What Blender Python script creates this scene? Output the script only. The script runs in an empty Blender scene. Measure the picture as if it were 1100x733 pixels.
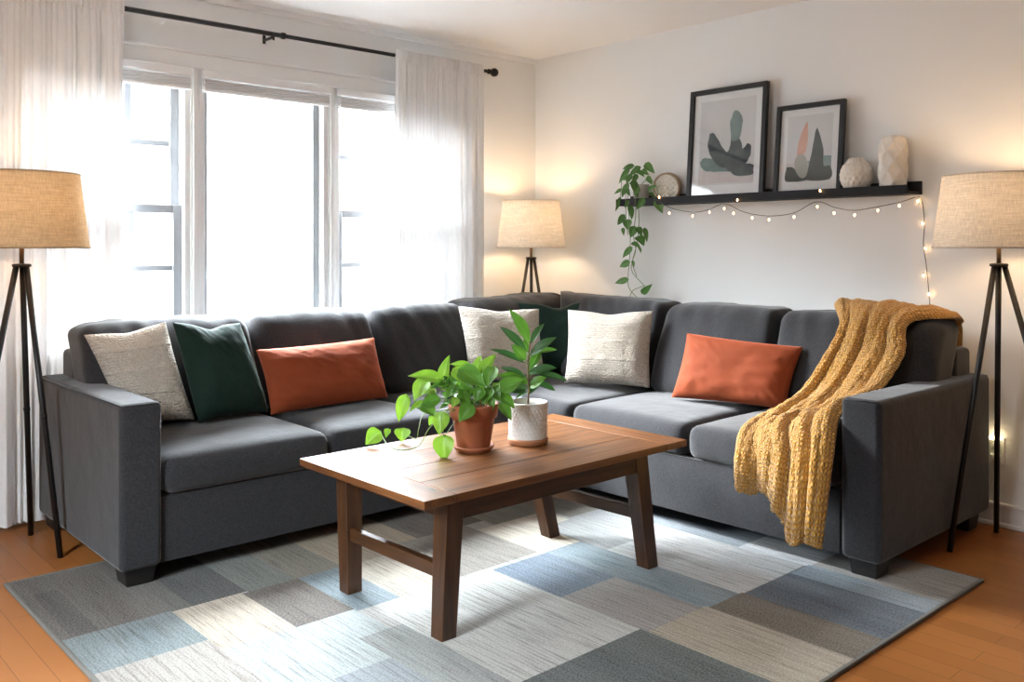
import bpy, bmesh, math, random
from mathutils import Vector, Matrix, noise
random.seed(7)
S = bpy.context.scene
C = S.collection
PI = math.pi

# ------------------------------------------------------------------ camera
TH = 0.8316; F = 968.0; HZ = 265.0; CH = 1.2
FW = Vector((math.cos(TH), math.sin(TH), 0)); RT = Vector((math.sin(TH), -math.cos(TH), 0))
CAM = Vector((-4.1567, -4.3296, CH))
cd = bpy.data.cameras.new('camera'); cam = bpy.data.objects.new('camera', cd); C.objects.link(cam)
cd.sensor_width = 36; cd.lens = F / 1100 * 36; cd.shift_y = -(366.5 - HZ) / 1100; cd.clip_start = 0.05
cam.location = CAM
cam.rotation_euler = (PI / 2, 0, TH - PI / 2)
S.camera = cam

# ------------------------------------------------------------------ light
S.view_settings.view_transform = 'Standard'; S.view_settings.look = 'None'
S.view_settings.gamma = 1; S.view_settings.use_curve_mapping = False
S.view_settings.exposure = 2.02
WORLD_STRENGTH = 38.0
w = bpy.data.worlds.new('overcast_sky'); S.world = w; w.use_nodes = True
wn = w.node_tree.nodes; wl = w.node_tree.links
bg = wn['Background']; bg.inputs['Strength'].default_value = WORLD_STRENGTH
tc = wn.new('ShaderNodeTexCoord'); sx = wn.new('ShaderNodeSeparateXYZ'); cr = wn.new('ShaderNodeValToRGB')
wl.new(tc.outputs['Generated'], sx.inputs[0]); wl.new(sx.outputs['Z'], cr.inputs[0]); wl.new(cr.outputs[0], bg.inputs['Color'])
cr.color_ramp.elements[0].position = 0.0; cr.color_ramp.elements[0].color = (0.034, 0.036, 0.0375, 1)
e_ = cr.color_ramp.elements.new(.22); e_.color = (0.085, 0.089, 0.092, 1)
cr.color_ramp.elements[2].position = 0.6; cr.color_ramp.elements[2].color = (0.84, 0.93, 1.0, 1)
def portal(loc, rot, sx_, sy_):
    l = bpy.data.lights.new('window_portal', 'AREA'); l.shape = 'RECTANGLE'; l.size = sx_; l.size_y = sy_; l.cycles.is_portal = True
    o = bpy.data.objects.new('window_portal', l); C.objects.link(o); o.location = loc; o.rotation_euler = rot
portal((-1.93, 0.16, 1.42), (-PI / 2, 0, 0), 2.5, 1.36)
sl = bpy.data.lights.new('hazy_sun', 'SUN'); sl.energy = 7.0; sl.angle = math.radians(24); sl.color = (0.93, 0.97, 1.0)
so_ = bpy.data.objects.new('hazy_sun', sl); C.objects.link(so_); so_.location = (-3, 3, 5)
so_.rotation_euler = Vector((-.42, .74, .46)).to_track_quat('Z', 'Y').to_euler()
portal((-5.16, -2.37, 1.67), (0, -PI / 2, 0), 1.15, .75)  # sampling portal for the added left-wall opening
LAMP_W = 1.25
LAMP_COL = (1.0, 0.66, 0.36)

# ------------------------------------------------------------------ pixel -> world point helpers (measured from the photo)
def ray(px, py): return FW + RT * ((px - 550) / F) + Vector((0, 0, -(py - HZ) / F))
def atZ(px, py, z): r = ray(px, py); return CAM + r * ((z - CH) / r.z)
def atX(px, py, x): r = ray(px, py); return CAM + r * ((x - CAM.x) / r.x)
def atY(px, py, y): r = ray(px, py); return CAM + r * ((y - CAM.y) / r.y)
def atD(px, py, d): return CAM + ray(px, py) * d
def depth(p): return (Vector(p) - CAM).dot(FW)

# ------------------------------------------------------------------ object helpers
BASE = {}
def thing(name, label, cat, loc, group=None):
    o = bpy.data.objects.new(name, None); C.objects.link(o); o.location = loc; o.empty_display_size = .05
    o['label'] = label; o['category'] = cat
    if group: o['group'] = group
    BASE[o] = Vector(loc); return o
def struct(name, label=None, loc=None):
    o = bpy.data.objects.new(name, None); C.objects.link(o); o.location = loc or (0, 0, 0); o.empty_display_size = .05
    o['kind'] = 'structure'; BASE[o] = Vector(o.location); return o
def mk(name, vs, fs, mat, parent=None, smooth=True, uvs=None, mats=None, base=None, label=None, fmi=None):
    b = BASE[parent] if parent is not None else Vector(base or (0, 0, 0))
    me = bpy.data.meshes.new(name)
    me.from_pydata([tuple(Vector(v) - b) for v in vs], [], fs)
    for m in (mats or [mat]): me.materials.append(m)
    if fmi: me.polygons.foreach_set('material_index', fmi)
    if uvs:
        ul = me.uv_layers.new(name='UVMap')
        for l in me.loops: ul.data[l.index].uv = uvs[l.vertex_index]
    me.validate(); me.update()
    if smooth: me.polygons.foreach_set('use_smooth', [True] * len(me.polygons))
    o = bpy.data.objects.new(name, me); C.objects.link(o)
    if parent is not None:
        o.parent = parent; BASE[o] = b
    else:
        o.location = b; BASE[o] = b
    if label: o['label'] = label
    return o
def tag(o, label, cat, group=None):
    o['label'] = label; o['category'] = cat
    if group: o['group'] = group
    return o
def bm_mk(name, bm, mat, parent=None, smooth=True, base=None, label=None, mats=None):
    bmesh.ops.recalc_face_normals(bm, faces=bm.faces[:])
    bm.verts.ensure_lookup_table()
    vs = [v.co.copy() for v in bm.verts]; fs = [[v.index for v in f.verts] for f in bm.faces]
    fmi = [f.material_index for f in bm.faces]
    bm.free()
    o = mk(name, vs, fs, mat, parent, smooth, None, mats, base, label, fmi)
    if smooth:
        m = o.modifiers.new('wn', 'WEIGHTED_NORMAL'); m.keep_sharp = False
    return o
def box(bm, x0, x1, y0, y1, z0, z1, bev=0.0, seg=2, mi=0):
    r = bmesh.ops.create_cube(bm, size=1)
    vs = r['verts']
    for v in vs:
        v.co = Vector((x0 + (v.co.x + .5) * (x1 - x0), y0 + (v.co.y + .5) * (y1 - y0), z0 + (v.co.z + .5) * (z1 - z0)))
    fs = set(f for v in vs for f in v.link_faces)
    for f in fs: f.material_index = mi
    if bev > 0:
        es = list(set(e for v in vs for e in v.link_edges))
        bmesh.ops.bevel(bm, geom=es, offset=bev, segments=seg, affect='EDGES', profile=.5, material=-1)
def B(name, x0, x1, y0, y1, z0, z1, mat, parent=None, bev=0.0, seg=2, label=None, base=None):
    bm = bmesh.new(); box(bm, x0, x1, y0, y1, z0, z1, bev, seg)
    return bm_mk(name, bm, mat, parent, bev > 0, base, label)
def prism(bm, poly, z0, z1, bev=0, seg=2):
    bot = [bm.verts.new((x, y, z0)) for x, y in poly]; top = [bm.verts.new((x, y, z1)) for x, y in poly]
    n = len(poly); fs = [bm.faces.new(bot[::-1]), bm.faces.new(top)]
    for i in range(n): fs.append(bm.faces.new((bot[i], bot[(i + 1) % n], top[(i + 1) % n], top[i])))
    if bev:
        es = list(set(e for f in fs for e in f.edges))
        bmesh.ops.bevel(bm, geom=es, offset=bev, segments=seg, affect='EDGES', profile=.5)
def lathe_data(c, prof, n=40, axis='z'):
    """prof: list of (r, h). closed with centre points where r == 0"""
    vs, fs = [], []
    rings = []
    for r, h in prof:
        ring = []
        for i in range(n):
            a = 2 * PI * i / n
            p = Vector((r * math.cos(a), r * math.sin(a), h))
            ring.append(len(vs)); vs.append(Vector(c) + p)
        rings.append(ring)
    for a, b in zip(rings, rings[1:]):
        for i in range(n): fs.append((a[i], a[(i + 1) % n], b[(i + 1) % n], b[i]))
    return vs, fs
def lathe(name, c, prof, mat, parent=None, n=40, label=None, cap=True):
    vs, fs = lathe_data(c, prof, n)
    if cap:
        fs.append(tuple(range(n))[::-1]); fs.append(tuple(range(len(vs) - n, len(vs))))
    return mk(name, vs, fs, mat, parent, True, label=label)
def spline(pts, n):
    P = [Vector(p) for p in pts]; P = [P[0] * 2 - P[1]] + P + [P[-1] * 2 - P[-2]]
    out = []
    segs = len(P) - 3
    for k in range(n + 1):
        t = k / n * segs; i = min(int(t), segs - 1); t -= i
        a, b, c, d = P[i:i + 4]
        out.append(.5 * ((2 * b) + (c - a) * t + (2 * a - 5 * b + 4 * c - d) * t * t + (3 * b - 3 * c + d - a) * t ** 3))
    return out
def tube_data(pts, rad, n=8, vs=None, fs=None):
    vs = [] if vs is None else vs; fs = [] if fs is None else fs
    pts = [Vector(p) for p in pts]; rings = []
    up = Vector((0, 0, 1)); prev = None
    for k, p in enumerate(pts):
        d = (pts[min(k + 1, len(pts) - 1)] - pts[max(k - 1, 0)]).normalized()
        if prev is None:
            a = d.cross(up)
            if a.length < .05: a = d.cross(Vector((1, 0, 0)))
        else: a = prev - d * prev.dot(d)
        a.normalize(); prev = a; b = d.cross(a)
        r = rad(k / (len(pts) - 1)) if callable(rad) else rad
        ring = []
        for i in range(n):
            t = 2 * PI * i / n; ring.append(len(vs)); vs.append(p + a * (r * math.cos(t)) + b * (r * math.sin(t)))
        rings.append(ring)
    for a, b in zip(rings, rings[1:]):
        for i in range(n): fs.append((a[i], b[i], b[(i + 1) % n], a[(i + 1) % n]))
    fs.append(tuple(rings[0])); fs.append(tuple(rings[-1][::-1]))
    return vs, fs
def tube(name, pts, rad, mat, parent=None, n=8, label=None):
    vs, fs = tube_data(pts, rad, n); return mk(name, vs, fs, mat, parent, True, label=label)

# ------------------------------------------------------------------ materials
class N:
    def __init__(s, name):
        s.m = bpy.data.materials.new(name); s.m.use_nodes = True; s.t = s.m.node_tree; s.n = s.t.nodes; s.l = s.t.links
        s.b = s.n['Principled BSDF']; s.out = s.n['Material Output']; s.tc = s.n.new('ShaderNodeTexCoord')
    def add(s, typ, inp=None, **kw):
        nd = s.n.new(typ)
        for k, v in kw.items(): setattr(nd, k, v)
        for k, v in (inp or {}).items():
            if hasattr(v, 'is_linked') or isinstance(v, bpy.types.NodeSocket): s.l.new(v, nd.inputs[k])
            else: nd.inputs[k].default_value = v
        return nd
    def map(s, scale=(1, 1, 1), src='Object', rot=(0, 0, 0)):
        return s.add('ShaderNodeMapping', {'Vector': s.tc.outputs[src], 'Scale': scale, 'Rotation': rot}).outputs[0]
    def noise(s, vec, scale, detail=3, rough=.55):
        return s.add('ShaderNodeTexNoise', {'Vector': vec, 'Scale': scale, 'Detail': detail, 'Roughness': rough}).outputs['Fac']
    def ramp(s, fac, stops):
        r = s.n.new('ShaderNodeValToRGB'); s.l.new(fac, r.inputs[0]); e = r.color_ramp.elements
        while len(e) < len(stops): e.new(.5)
        for k, (p, c) in enumerate(stops): e[k].position = p; e[k].color = (*c, 1) if len(c) == 3 else c
        return r.outputs[0]
    def mix(s, fac, a, b, mode='MIX'):
        nd = s.n.new('ShaderNodeMix'); nd.data_type = 'RGBA'; nd.blend_type = mode
        for k, v in ((0, fac), (6, a), (7, b)):
            if isinstance(v, bpy.types.NodeSocket): s.l.new(v, nd.inputs[k])
            else: nd.inputs[k].default_value = (*v, 1) if isinstance(v, tuple) and len(v) == 3 else v
        return nd.outputs[2]
    def math(s, op, a, b=0.0, c=None):
        nd = s.n.new('ShaderNodeMath'); nd.operation = op
        for k, v in enumerate((a, b) + ((c,) if c is not None else ())):
            if isinstance(v, bpy.types.NodeSocket): s.l.new(v, nd.inputs[k])
            else: nd.inputs[k].default_value = v
        return nd.outputs[0]
    def bump(s, h, strength=.3, dist=.01, chain=None):
        i = {'Height': h, 'Strength': strength, 'Distance': dist}
        if chain is not None: i['Normal'] = chain
        return s.add('ShaderNodeBump', i).outputs[0]
    def set(s, color=None, rough=None, normal=None, **kw):
        for k, v in [('Base Color', color), ('Roughness', rough), ('Normal', normal)] + [(a.replace('_', ' '), b) for a, b in kw.items()]:
            if v is None: continue
            if isinstance(v, bpy.types.NodeSocket): s.l.new(v, s.b.inputs[k])
            elif isinstance(v, tuple) and len(v) == 3: s.b.inputs[k].default_value = (*v, 1)
            else: s.b.inputs[k].default_value = v
        return s.m
def srgb(r, g, b):
    f = lambda c: (c / 255 / 12.92) if c / 255 <= .04045 else ((c / 255 + .055) / 1.055) ** 2.4
    return (f(r), f(g), f(b))
def plain(name, col, rough=.5, var=.06, scale=8, bump=0, bscale=60, **kw):
    q = N(name); v = q.map(); n = q.noise(v, scale, 3)
    c = q.mix(n, tuple(x * (1 - var) for x in col), tuple(min(1, x * (1 + var)) for x in col))
    nm = q.bump(q.noise(v, bscale, 3), bump, .004) if bump else None
    return q.set(c, rough, nm, **kw)

M = {}
M['wall'] = plain('wall_paint', (0.85, 0.86, 0.855), .85, .015, 2, .06, 180)
M['ceiling'] = plain('ceiling_paint', (0.89, 0.89, 0.885), .9, .01, 2, .05, 150)
M['trim'] = plain('white_trim_paint', (0.85, 0.85, 0.84), .4, .01, 5)
M['vinyl'] = plain('grey_white_vinyl_sash', (0.31, 0.325, 0.34), .4, .01, 5)
M['black_metal'] = plain('black_metal', (0.018, 0.018, 0.019), .38, .1, 20, Metallic=.4)
M['bronze'] = plain('aged_bronze_socket', (0.16, 0.10, 0.05), .35, .1, 20, Metallic=.8)
M['shelf'] = plain('black_stained_wood', (0.012, 0.012, 0.014), .6, .2, 30, .1, 60, Specular_IOR_Level=.25)
M['frame'] = plain('dark_picture_frame', (0.010, 0.012, 0.014), .5, .1, 30)
M['foot'] = plain('black_wood_foot', (0.012, 0.010, 0.010), .45, .1, 20)
M['plastic'] = plain('white_plastic', (0.82, 0.81, 0.78), .35, .01, 5)

# oak floor, boards running along Y
q = N('oak_floor'); v = q.map((1, 1, 1), rot=(0, 0, PI / 2))
br = q.add('ShaderNodeTexBrick', {'Vector': v, 'Scale': 1.0, 'Mortar Size': .0011, 'Mortar Smooth': .3, 'Bias': 0.0,
    'Brick Width': 1.1, 'Row Height': .083, 'Color1': (0, 0, 0, 1), 'Color2': (1, 1, 1, 1), 'Mortar': (.5, .5, .5, 1)}, offset=.37, offset_frequency=2)
ve = q.map((1, 1, 1)); big = q.math('MULTIPLY', br.outputs['Color'], 7.0)
comb = q.add('ShaderNodeVectorMath', {0: ve, 1: q.add('ShaderNodeCombineXYZ', {'X': big, 'Y': big, 'Z': big}).outputs[0]}, operation='ADD').outputs[0]
st = q.add('ShaderNodeMapping', {'Vector': comb, 'Scale': (30, 2.0, 1)}).outputs[0]
g1 = q.noise(st, 2.2, 5, .6); g2 = q.noise(q.add('ShaderNodeMapping', {'Vector': comb, 'Scale': (6, .6, 1)}).outputs[0], 2, 2)
tone = q.ramp(br.outputs['Color'], [(0, (0.215, 0.068, 0.015)), (.5, (0.275, 0.094, 0.022)), (1, (0.335, 0.122, 0.031))])
c = q.mix(g1, q.mix(.4, tone, (0.28, 0.10, 0.026)), q.mix(.3, tone, (0.47, 0.19, 0.055)))
c = q.mix(q.math('MULTIPLY', g2, .35), c, (0.42, 0.165, 0.045))
c = q.mix(q.math('MULTIPLY', br.outputs['Fac'], .75), c, (0.05, 0.018, 0.006))
M['floor'] = q.set(c, q.math('ADD', q.math('MULTIPLY', g1, .12), .27), q.bump(q.math('SUBTRACT', 1.0, br.outputs['Fac']), .35, .002), Specular_IOR_Level=.3)

# sofa fabric
def sofa_mat(name, col):
    q = N(name); v = q.map()
    weave = q.noise(v, 210, 2, .7); big = q.noise(v, 3.0, 2)
    h = q.noise(q.map((1, 1, .35)), 240, 2)
    c = q.mix(q.ramp(weave, [(.3, (0, 0, 0)), (.7, (1, 1, 1))]), tuple(x * .50 for x in col), tuple(x * 1.65 for x in col))
    c = q.mix(q.math('MULTIPLY', big, .25), c, tuple(x * 1.2 for x in col))
    wr = q.noise(q.map((1, 1, 1)), 9, 3, .5)
    nb = q.bump(wr, .25, .02); nb = q.bump(h, .5, .0015, nb)
    return q.set(c, .95, nb, Sheen_Weight=.25, Sheen_Roughness=.5, Specular_IOR_Level=.2)
M['sofa'] = sofa_mat('charcoal_sofa_fabric', (0.0215, 0.0213, 0.024))

# wood for the coffee table
def wood(name, axis, cols, rough=.42, knots=True):
    q = N(name)
    sc = [11, 11, 11]; sc[axis] = .9
    v = q.map(tuple(sc)); g = q.noise(v, 3.2, 6, .62)
    sc2 = [60, 60, 60]; sc2[axis] = 2.5
    fine = q.noise(q.map(tuple(sc2)), 3, 3)
    c = q.ramp(g, [(.25, cols[0]), (.5, cols[1]), (.78, cols[2])])
    c = q.mix(q.math('MULTIPLY', fine, .45), c, cols[0])
    if knots:
        vo = q.add('ShaderNodeTexVoronoi', {'Vector': q.map(tuple(.55 if i == axis else 1 for i in range(3))), 'Scale': 5.5}).outputs['Distance']
        k = q.ramp(vo, [(.035, (1, 1, 1)), (.075, (0, 0, 0))])
        c = q.mix(q.math('MULTIPLY', k, .75), c, tuple(x * .22 for x in cols[0]))
    return q.set(c, q.math('ADD', q.math('MULTIPLY', fine, .2), rough - .1), q.bump(g, .12, .003), Specular_IOR_Level=.5)
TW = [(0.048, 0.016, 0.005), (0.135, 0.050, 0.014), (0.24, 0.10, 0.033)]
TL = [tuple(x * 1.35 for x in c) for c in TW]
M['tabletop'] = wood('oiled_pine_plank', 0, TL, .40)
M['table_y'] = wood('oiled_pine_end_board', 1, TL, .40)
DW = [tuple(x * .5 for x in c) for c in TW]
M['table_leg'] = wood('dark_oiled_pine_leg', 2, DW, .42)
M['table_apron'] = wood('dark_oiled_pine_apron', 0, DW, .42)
M['table_str'] = wood('dark_oiled_pine_stretcher', 1, DW, .42)

# cushions
def velvet(name, col, ws=8):
    q = N(name); v = q.map(); n = q.noise(v, 7, 3); f = q.noise(v, 260, 2)
    c = q.mix(n, tuple(x * .78 for x in col), tuple(x * 1.15 for x in col)); c = q.mix(q.math('MULTIPLY', f, .25), c, tuple(x * .6 for x in col))
    nb = q.bump(q.noise(v, ws, 3), .3, .02); nb = q.bump(f, .3, .001, nb)
    return q.set(c, .8, nb, Sheen_Weight=.55, Sheen_Roughness=.4, Sheen_Tint=(*[min(1, x * 3 + .1) for x in col], 1), Specular_IOR_Level=.2)
M['green'] = velvet('deep_green_velvet', (0.006, 0.021, 0.015))
M['orange'] = velvet('burnt_orange_cotton', (0.235, 0.047, 0.014))
q = N('cream_boucle'); uv = q.tc.outputs['UV']
vv = q.add('ShaderNodeTexVoronoi', {'Vector': uv, 'Scale': 62.0, 'Randomness': .9}).outputs['Distance']
sy = q.add('ShaderNodeSeparateXYZ', {0: uv}).outputs[1]
band = q.math('SINE', q.math('MULTIPLY', sy, 2 * PI * 4.5)); br_ = q.ramp(band, [(.86, (0, 0, 0)), (.97, (1, 1, 1))])
row = q.math('SINE', q.math('MULTIPLY', sy, 2 * PI * 34))
h = q.math('ADD', q.math('MULTIPLY', vv, -1.6), q.math('MULTIPLY', row, .18))
h = q.math('ADD', h, q.math('MULTIPLY', br_, .8))
c = q.mix(vv, (0.60, 0.545, 0.47), (0.44, 0.38, 0.31)); 
M['cream'] = q.set(c, .95, q.bump(h, .8, .007), Sheen_Weight=.3, Specular_IOR_Level=.1)

# knit throw
q = N('mustard_chunky_knit'); uv = q.tc.outputs['UV']
su = q.add('ShaderNodeSeparateXYZ', {0: uv}); U, V_ = su.outputs[0], su.outputs[1]
zig = q.math('MULTIPLY', q.math('ABSOLUTE', q.math('SINE', q.math('MULTIPLY', U, PI * 66))), 2.2)
b_ = q.math('SINE', q.math('ADD', q.math('MULTIPLY', V_, 2 * PI * 120), zig))
k = q.math('MULTIPLY', q.math('ABSOLUTE', q.math('SINE', q.math('MULTIPLY', U, PI * 66))), q.math('ADD', q.math('MULTIPLY', b_, .5), .5))
fz = q.noise(uv, 160, 3)
c = q.mix(q.math('POWER', k, .6), (0.36, 0.15, 0.018), (0.74, 0.38, 0.055))
c = q.mix(q.math('MULTIPLY', fz, .4), c, (0.78, 0.43, 0.09))
M['knit'] = q.set(c, .95, q.bump(q.math('ADD', k, q.math('MULTIPLY', fz, .4)), 1.0, .009), Sheen_Weight=.4, Specular_IOR_Level=.1)

# linen lamp shade (light shines through it)
def shade_mat(name, col, tl):
    q = N(name); v = q.map()
    a = q.noise(q.map((1, 1, .06)), 300, 2); b = q.noise(q.map((.12, .12, 3.0)), 110, 2)
    w_ = q.math('MULTIPLY', q.math('ADD', a, b), .5)
    c = q.mix(q.ramp(w_, [(.36, (0, 0, 0)), (.64, (1, 1, 1))]), tuple(x * .66 for x in col), col)
    d = q.add('ShaderNodeBsdfDiffuse', {'Color': c}); t = q.add('ShaderNodeBsdfTranslucent', {'Color': c})
    mx = q.add('ShaderNodeMixShader', {0: tl, 1: d.outputs[0], 2: t.outputs[0]})
    q.l.new(mx.outputs[0], q.out.inputs[0]); return q.m
M['shade'] = shade_mat('linen_shade', (0.82, 0.76, 0.67), .16)
M['shade_tan'] = shade_mat('tan_linen_shade', (0.62, 0.47, 0.30), .24)

# sheer curtain
q = N('sheer_white_voile'); v = q.map()
wv = q.noise(q.map((1, 1, .1)), 260, 2)
c = q.mix(wv, (0.84, 0.84, 0.84), (0.93, 0.93, 0.93))
d = q.add('ShaderNodeBsdfDiffuse', {'Color': c}); t = q.add('ShaderNodeBsdfTranslucent', {'Color': c})
m1 = q.add('ShaderNodeMixShader', {0: .03, 1: d.outputs[0], 2: t.outputs[0]})
tr = q.add('ShaderNodeBsdfTransparent', {}); 
m2 = q.add('ShaderNodeMixShader', {0: .985, 1: tr.outputs[0], 2: m1.outputs[0]})
q.l.new(m2.outputs[0], q.out.inputs[0]); M['voile'] = q.m

def glassy(name, refl=.06, rough=.02, tint=(1, 1, 1)):
    q = N(name); fr = q.add('ShaderNodeLayerWeight', {'Blend': .12})
    tr = q.add('ShaderNodeBsdfTransparent', {'Color': (*tint, 1)}); gl = q.add('ShaderNodeBsdfGlossy', {'Roughness': rough})
    f = q.math('ADD', q.math('MULTIPLY', fr.outputs['Fresnel'], .7), refl)
    mx = q.add('ShaderNodeMixShader', {0: f, 1: tr.outputs[0], 2: gl.outputs[0]}); q.l.new(mx.outputs[0], q.out.inputs[0]); return q.m
M['glass'] = glassy('window_glass', .02); M['pic_glass'] = glassy('picture_glass', .05, .03)
M['clear'] = glassy('clear_plastic', .12, .1, (.93, .95, .93))

# plants and pots
def leaf_mat(name, lo, hi, rib):
    q = N(name); uv = q.tc.outputs['UV']; s = q.add('ShaderNodeSeparateXYZ', {0: uv}); u = s.outputs[0]
    r = q.math('ABSOLUTE', q.math('SUBTRACT', u, .5)); rr = q.ramp(r, [(.0, (1, 1, 1)), (.055, (0, 0, 0))])
    n = q.noise(q.map(), 22, 3)
    vn = q.math('SINE', q.math('MULTIPLY', q.math('SUBTRACT', s.outputs[1], q.math('MULTIPLY', r, .9)), 60))
    c = q.mix(n, lo, hi); c = q.mix(q.math('MULTIPLY', rr, .5), c, rib)
    q.set(c, .38, q.bump(vn, .12, .002), Specular_IOR_Level=.5)
    t = q.add('ShaderNodeBsdfTranslucent', {'Color': c}); mx = q.add('ShaderNodeMixShader', {0: .28, 1: q.b.outputs[0], 2: t.outputs[0]})
    q.l.new(mx.outputs[0], q.out.inputs[0]); return q.m
M['leaf_lime'] = leaf_mat('lime_pothos_leaf', (0.13, 0.30, 0.018), (0.30, 0.55, 0.05), (0.40, 0.60, 0.16))
M['leaf_mid'] = leaf_mat('green_pothos_leaf', (0.05, 0.17, 0.014), (0.13, 0.32, 0.03), (0.20, 0.38, 0.10))
M['leaf_dark'] = leaf_mat('dark_glossy_leaf', (0.018, 0.07, 0.016), (0.045, 0.15, 0.030), (0.16, 0.28, 0.10))
M['leaf_shelf'] = leaf_mat('trailing_vine_leaf', (0.05, 0.15, 0.028), (0.13, 0.30, 0.07), (0.26, 0.42, 0.15))
M['stem'] = plain('green_stem', (0.13, 0.20, 0.05), .5); M['stem_brown'] = plain('woody_stem', (0.16, 0.10, 0.04), .6)
M['soil'] = plain('dark_soil', (0.030, 0.019, 0.012), .95, .5, 60, .8, 90)
q = N('terracotta'); v = q.map(); n = q.noise(v, 12, 4); M['terra'] = q.set(q.mix(n, (0.28, 0.080, 0.032), (0.44, 0.150, 0.070)), .7, q.bump(q.noise(v, 60, 3), .15, .002))
M['terra_light'] = plain('pale_terracotta', (0.38, 0.16, 0.07), .7, .12, 12)
M['whitepot'] = plain('white_hexagon_ceramic', (0.74, 0.72, 0.68), .5, .03, 20)
q = N('concrete_pot'); v = q.map(); M['concrete'] = q.set(q.mix(q.noise(v, 14, 4), (0.36, 0.35, 0.32), (0.60, 0.58, 0.54)), .85, q.bump(q.noise(v, 80, 3), .2, .002))
q = N('matte_cream_ceramic'); v = q.map(); M['ceramic'] = q.set(q.mix(q.noise(v, 20, 3), (0.74, 0.69, 0.61), (0.84, 0.80, 0.74)), .7, q.bump(q.noise(v, 150, 3), .2, .001))
def emis(name, col, st):
    q = N(name); e = q.add('ShaderNodeEmission', {'Color': (*col, 1), 'Strength': st}); q.l.new(e.outputs[0], q.out.inputs[0]); return q.m
M['fairy'] = emis('warm_fairy_bulb', (1.0, .56, .24), 9.0)
M['bulb'] = emis('warm_lamp_bulb', (1.0, .70, .42), 12.0)
M['nightlight'] = emis('night_light_glow', (1.0, .78, .45), 2.5)
M['wire'] = plain('dark_string_wire', (0.04, 0.035, 0.03), .5)

# ------------------------------------------------------------------ room
XL, YB, ZC = -5.0, -7.5, 2.44
def structB(name, boxes, mat, bev=0):
    bm = bmesh.new()
    for b in boxes: box(bm, *b, bev)
    o = bm_mk(name, bm, mat, None, False); o['kind'] = 'structure'; return o
structB('floor', [(XL - .2, .2, YB - .2, .2, -.1, 0)], M['floor'])
structB('ceiling', [(XL - .2, .2, YB - .2, .2, ZC, ZC + .1)], M['ceiling'])
WX0, WX1, WZ0, WZ1 = -3.14, -0.70, 0.74, 2.075      # window opening
structB('wall_back', [(XL - .2, WX0, 0, .15, 0, ZC), (WX1, .2, 0, .15, 0, ZC), (WX0, WX1, 0, .15, 0, WZ0), (WX0, WX1, 0, .15, WZ1, ZC)], M['wall'])
structB('wall_right', [(0, .15, YB - .2, .2, 0, ZC)], M['wall'])
structB('wall_front', [(XL - .2, .2, YB - .15, YB, 0, ZC)], M['wall'])
LY0, LY1, LZ0, LZ1 = -2.75, -2.0, 1.1, 2.25  # opening added in the unseen left wall to let in fill daylight
structB('wall_left', [(XL - .15, XL, YB - .2, LY0, 0, ZC), (XL - .15, XL, LY1, .2, 0, ZC), (XL - .15, XL, LY0, LY1, 0, LZ0), (XL - .15, XL, LY0, LY1, LZ1, ZC)], M['wall'])
def baseboard(name, along, x0, x1, y0, y1, d):
    bm = bmesh.new()
    if along == 'y':
        box(bm, -.016, 0, y0, y1, 0, .095, .003); box(bm, -.028, 0, y0, y1, 0, .02, .006); box(bm, -.021, 0, y0, y1, .085, .102, .005)
    else:
        box(bm, x0, x1, -.016, 0, 0, .095, .003); box(bm, x0, x1, -.028, 0, 0, .02, .006); box(bm, x0, x1, -.021, 0, .085, .102, .005)
    o = bm_mk(name, bm, M['trim'], None, True); o['kind'] = 'structure'
baseboard('baseboard_right', 'y', 0, 0, YB, 0, 0); baseboard('baseboard_back', 'x', XL, 0, 0, 0, 0)
structB('trim_1', [(XL, 0, -.022, 0, ZC - .028, ZC)], M['trim'])

# triple window: two double-hung units either side of a fixed pane
def window(name, x0, x1, kind):
    w = struct(name, loc=((x0 + x1) / 2, .05, WZ0))
    z0, z1 = WZ0 + .02, WZ1
    bm = bmesh.new(); f = .028
    box(bm, x0, x0 + f, .0, .13, z0, z1, .003); box(bm, x1 - f, x1, .0, .13, z0, z1, .003)
    box(bm, x0 + f, x1 - f, .0, .13, z1 - f, z1, .003); box(bm, x0 + f, x1 - f, .0, .13, z0, z0 + f, .003)
    bm_mk('window_frame', bm, M['trim'], w)
    a, b = x0 + f, x1 - f
    def sash(name, za, zb, y, s=.042, ncol=3, nrow=2):
        bm = bmesh.new()
        box(bm, a, a + s, y, y + .035, za, zb, .004); box(bm, b - s, b, y, y + .035, za, zb, .004)
        box(bm, a + s, b - s, y, y + .035, za, za + s, .004); box(bm, a + s, b - s, y, y + .035, zb - s, zb, .004)
        so = bm_mk(name, bm, M['vinyl'], w)
        if ncol > 1:
            bm = bmesh.new()
            for i in range(1, ncol):
                x = a + s + (b - a - 2 * s) * i / ncol; box(bm, x + .002, x + .034, y + .010, y + .016, za + s, zb - s, .002)
            for i in range(1, nrow):
                z = za + s + (zb - za - 2 * s) * i / nrow; box(bm, a + s, b - s, y + .0115, y + .018, z - .014, z + .014, .002)
            bm_mk('muntins', bm, M['vinyl'], so, False)
        B('pane', a + s, b - s, y + .016, y + .019, za + s, zb - s, M['glass'], so)
    if kind == 'hung':
        sash('upper_sash', 1.365, z1 - f, .075); sash('lower_sash', z0 + f, 1.405, .035)
        bm = bmesh.new(); box(bm, (a + b) / 2 - .03, (a + b) / 2 + .03, .01, .034, 1.395, 1.41, .004); bm_mk('sash_lock', bm, M['trim'], w)
    else:
        sash('fixed_sash', z0 + f, z1 - f, .05, .036, 1, 1)
window('window_1', WX0, -2.345, 'hung'); window('window_2', -2.30, -1.575, 'fixed'); window('window_3', -1.53, WX1, 'hung')
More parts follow.
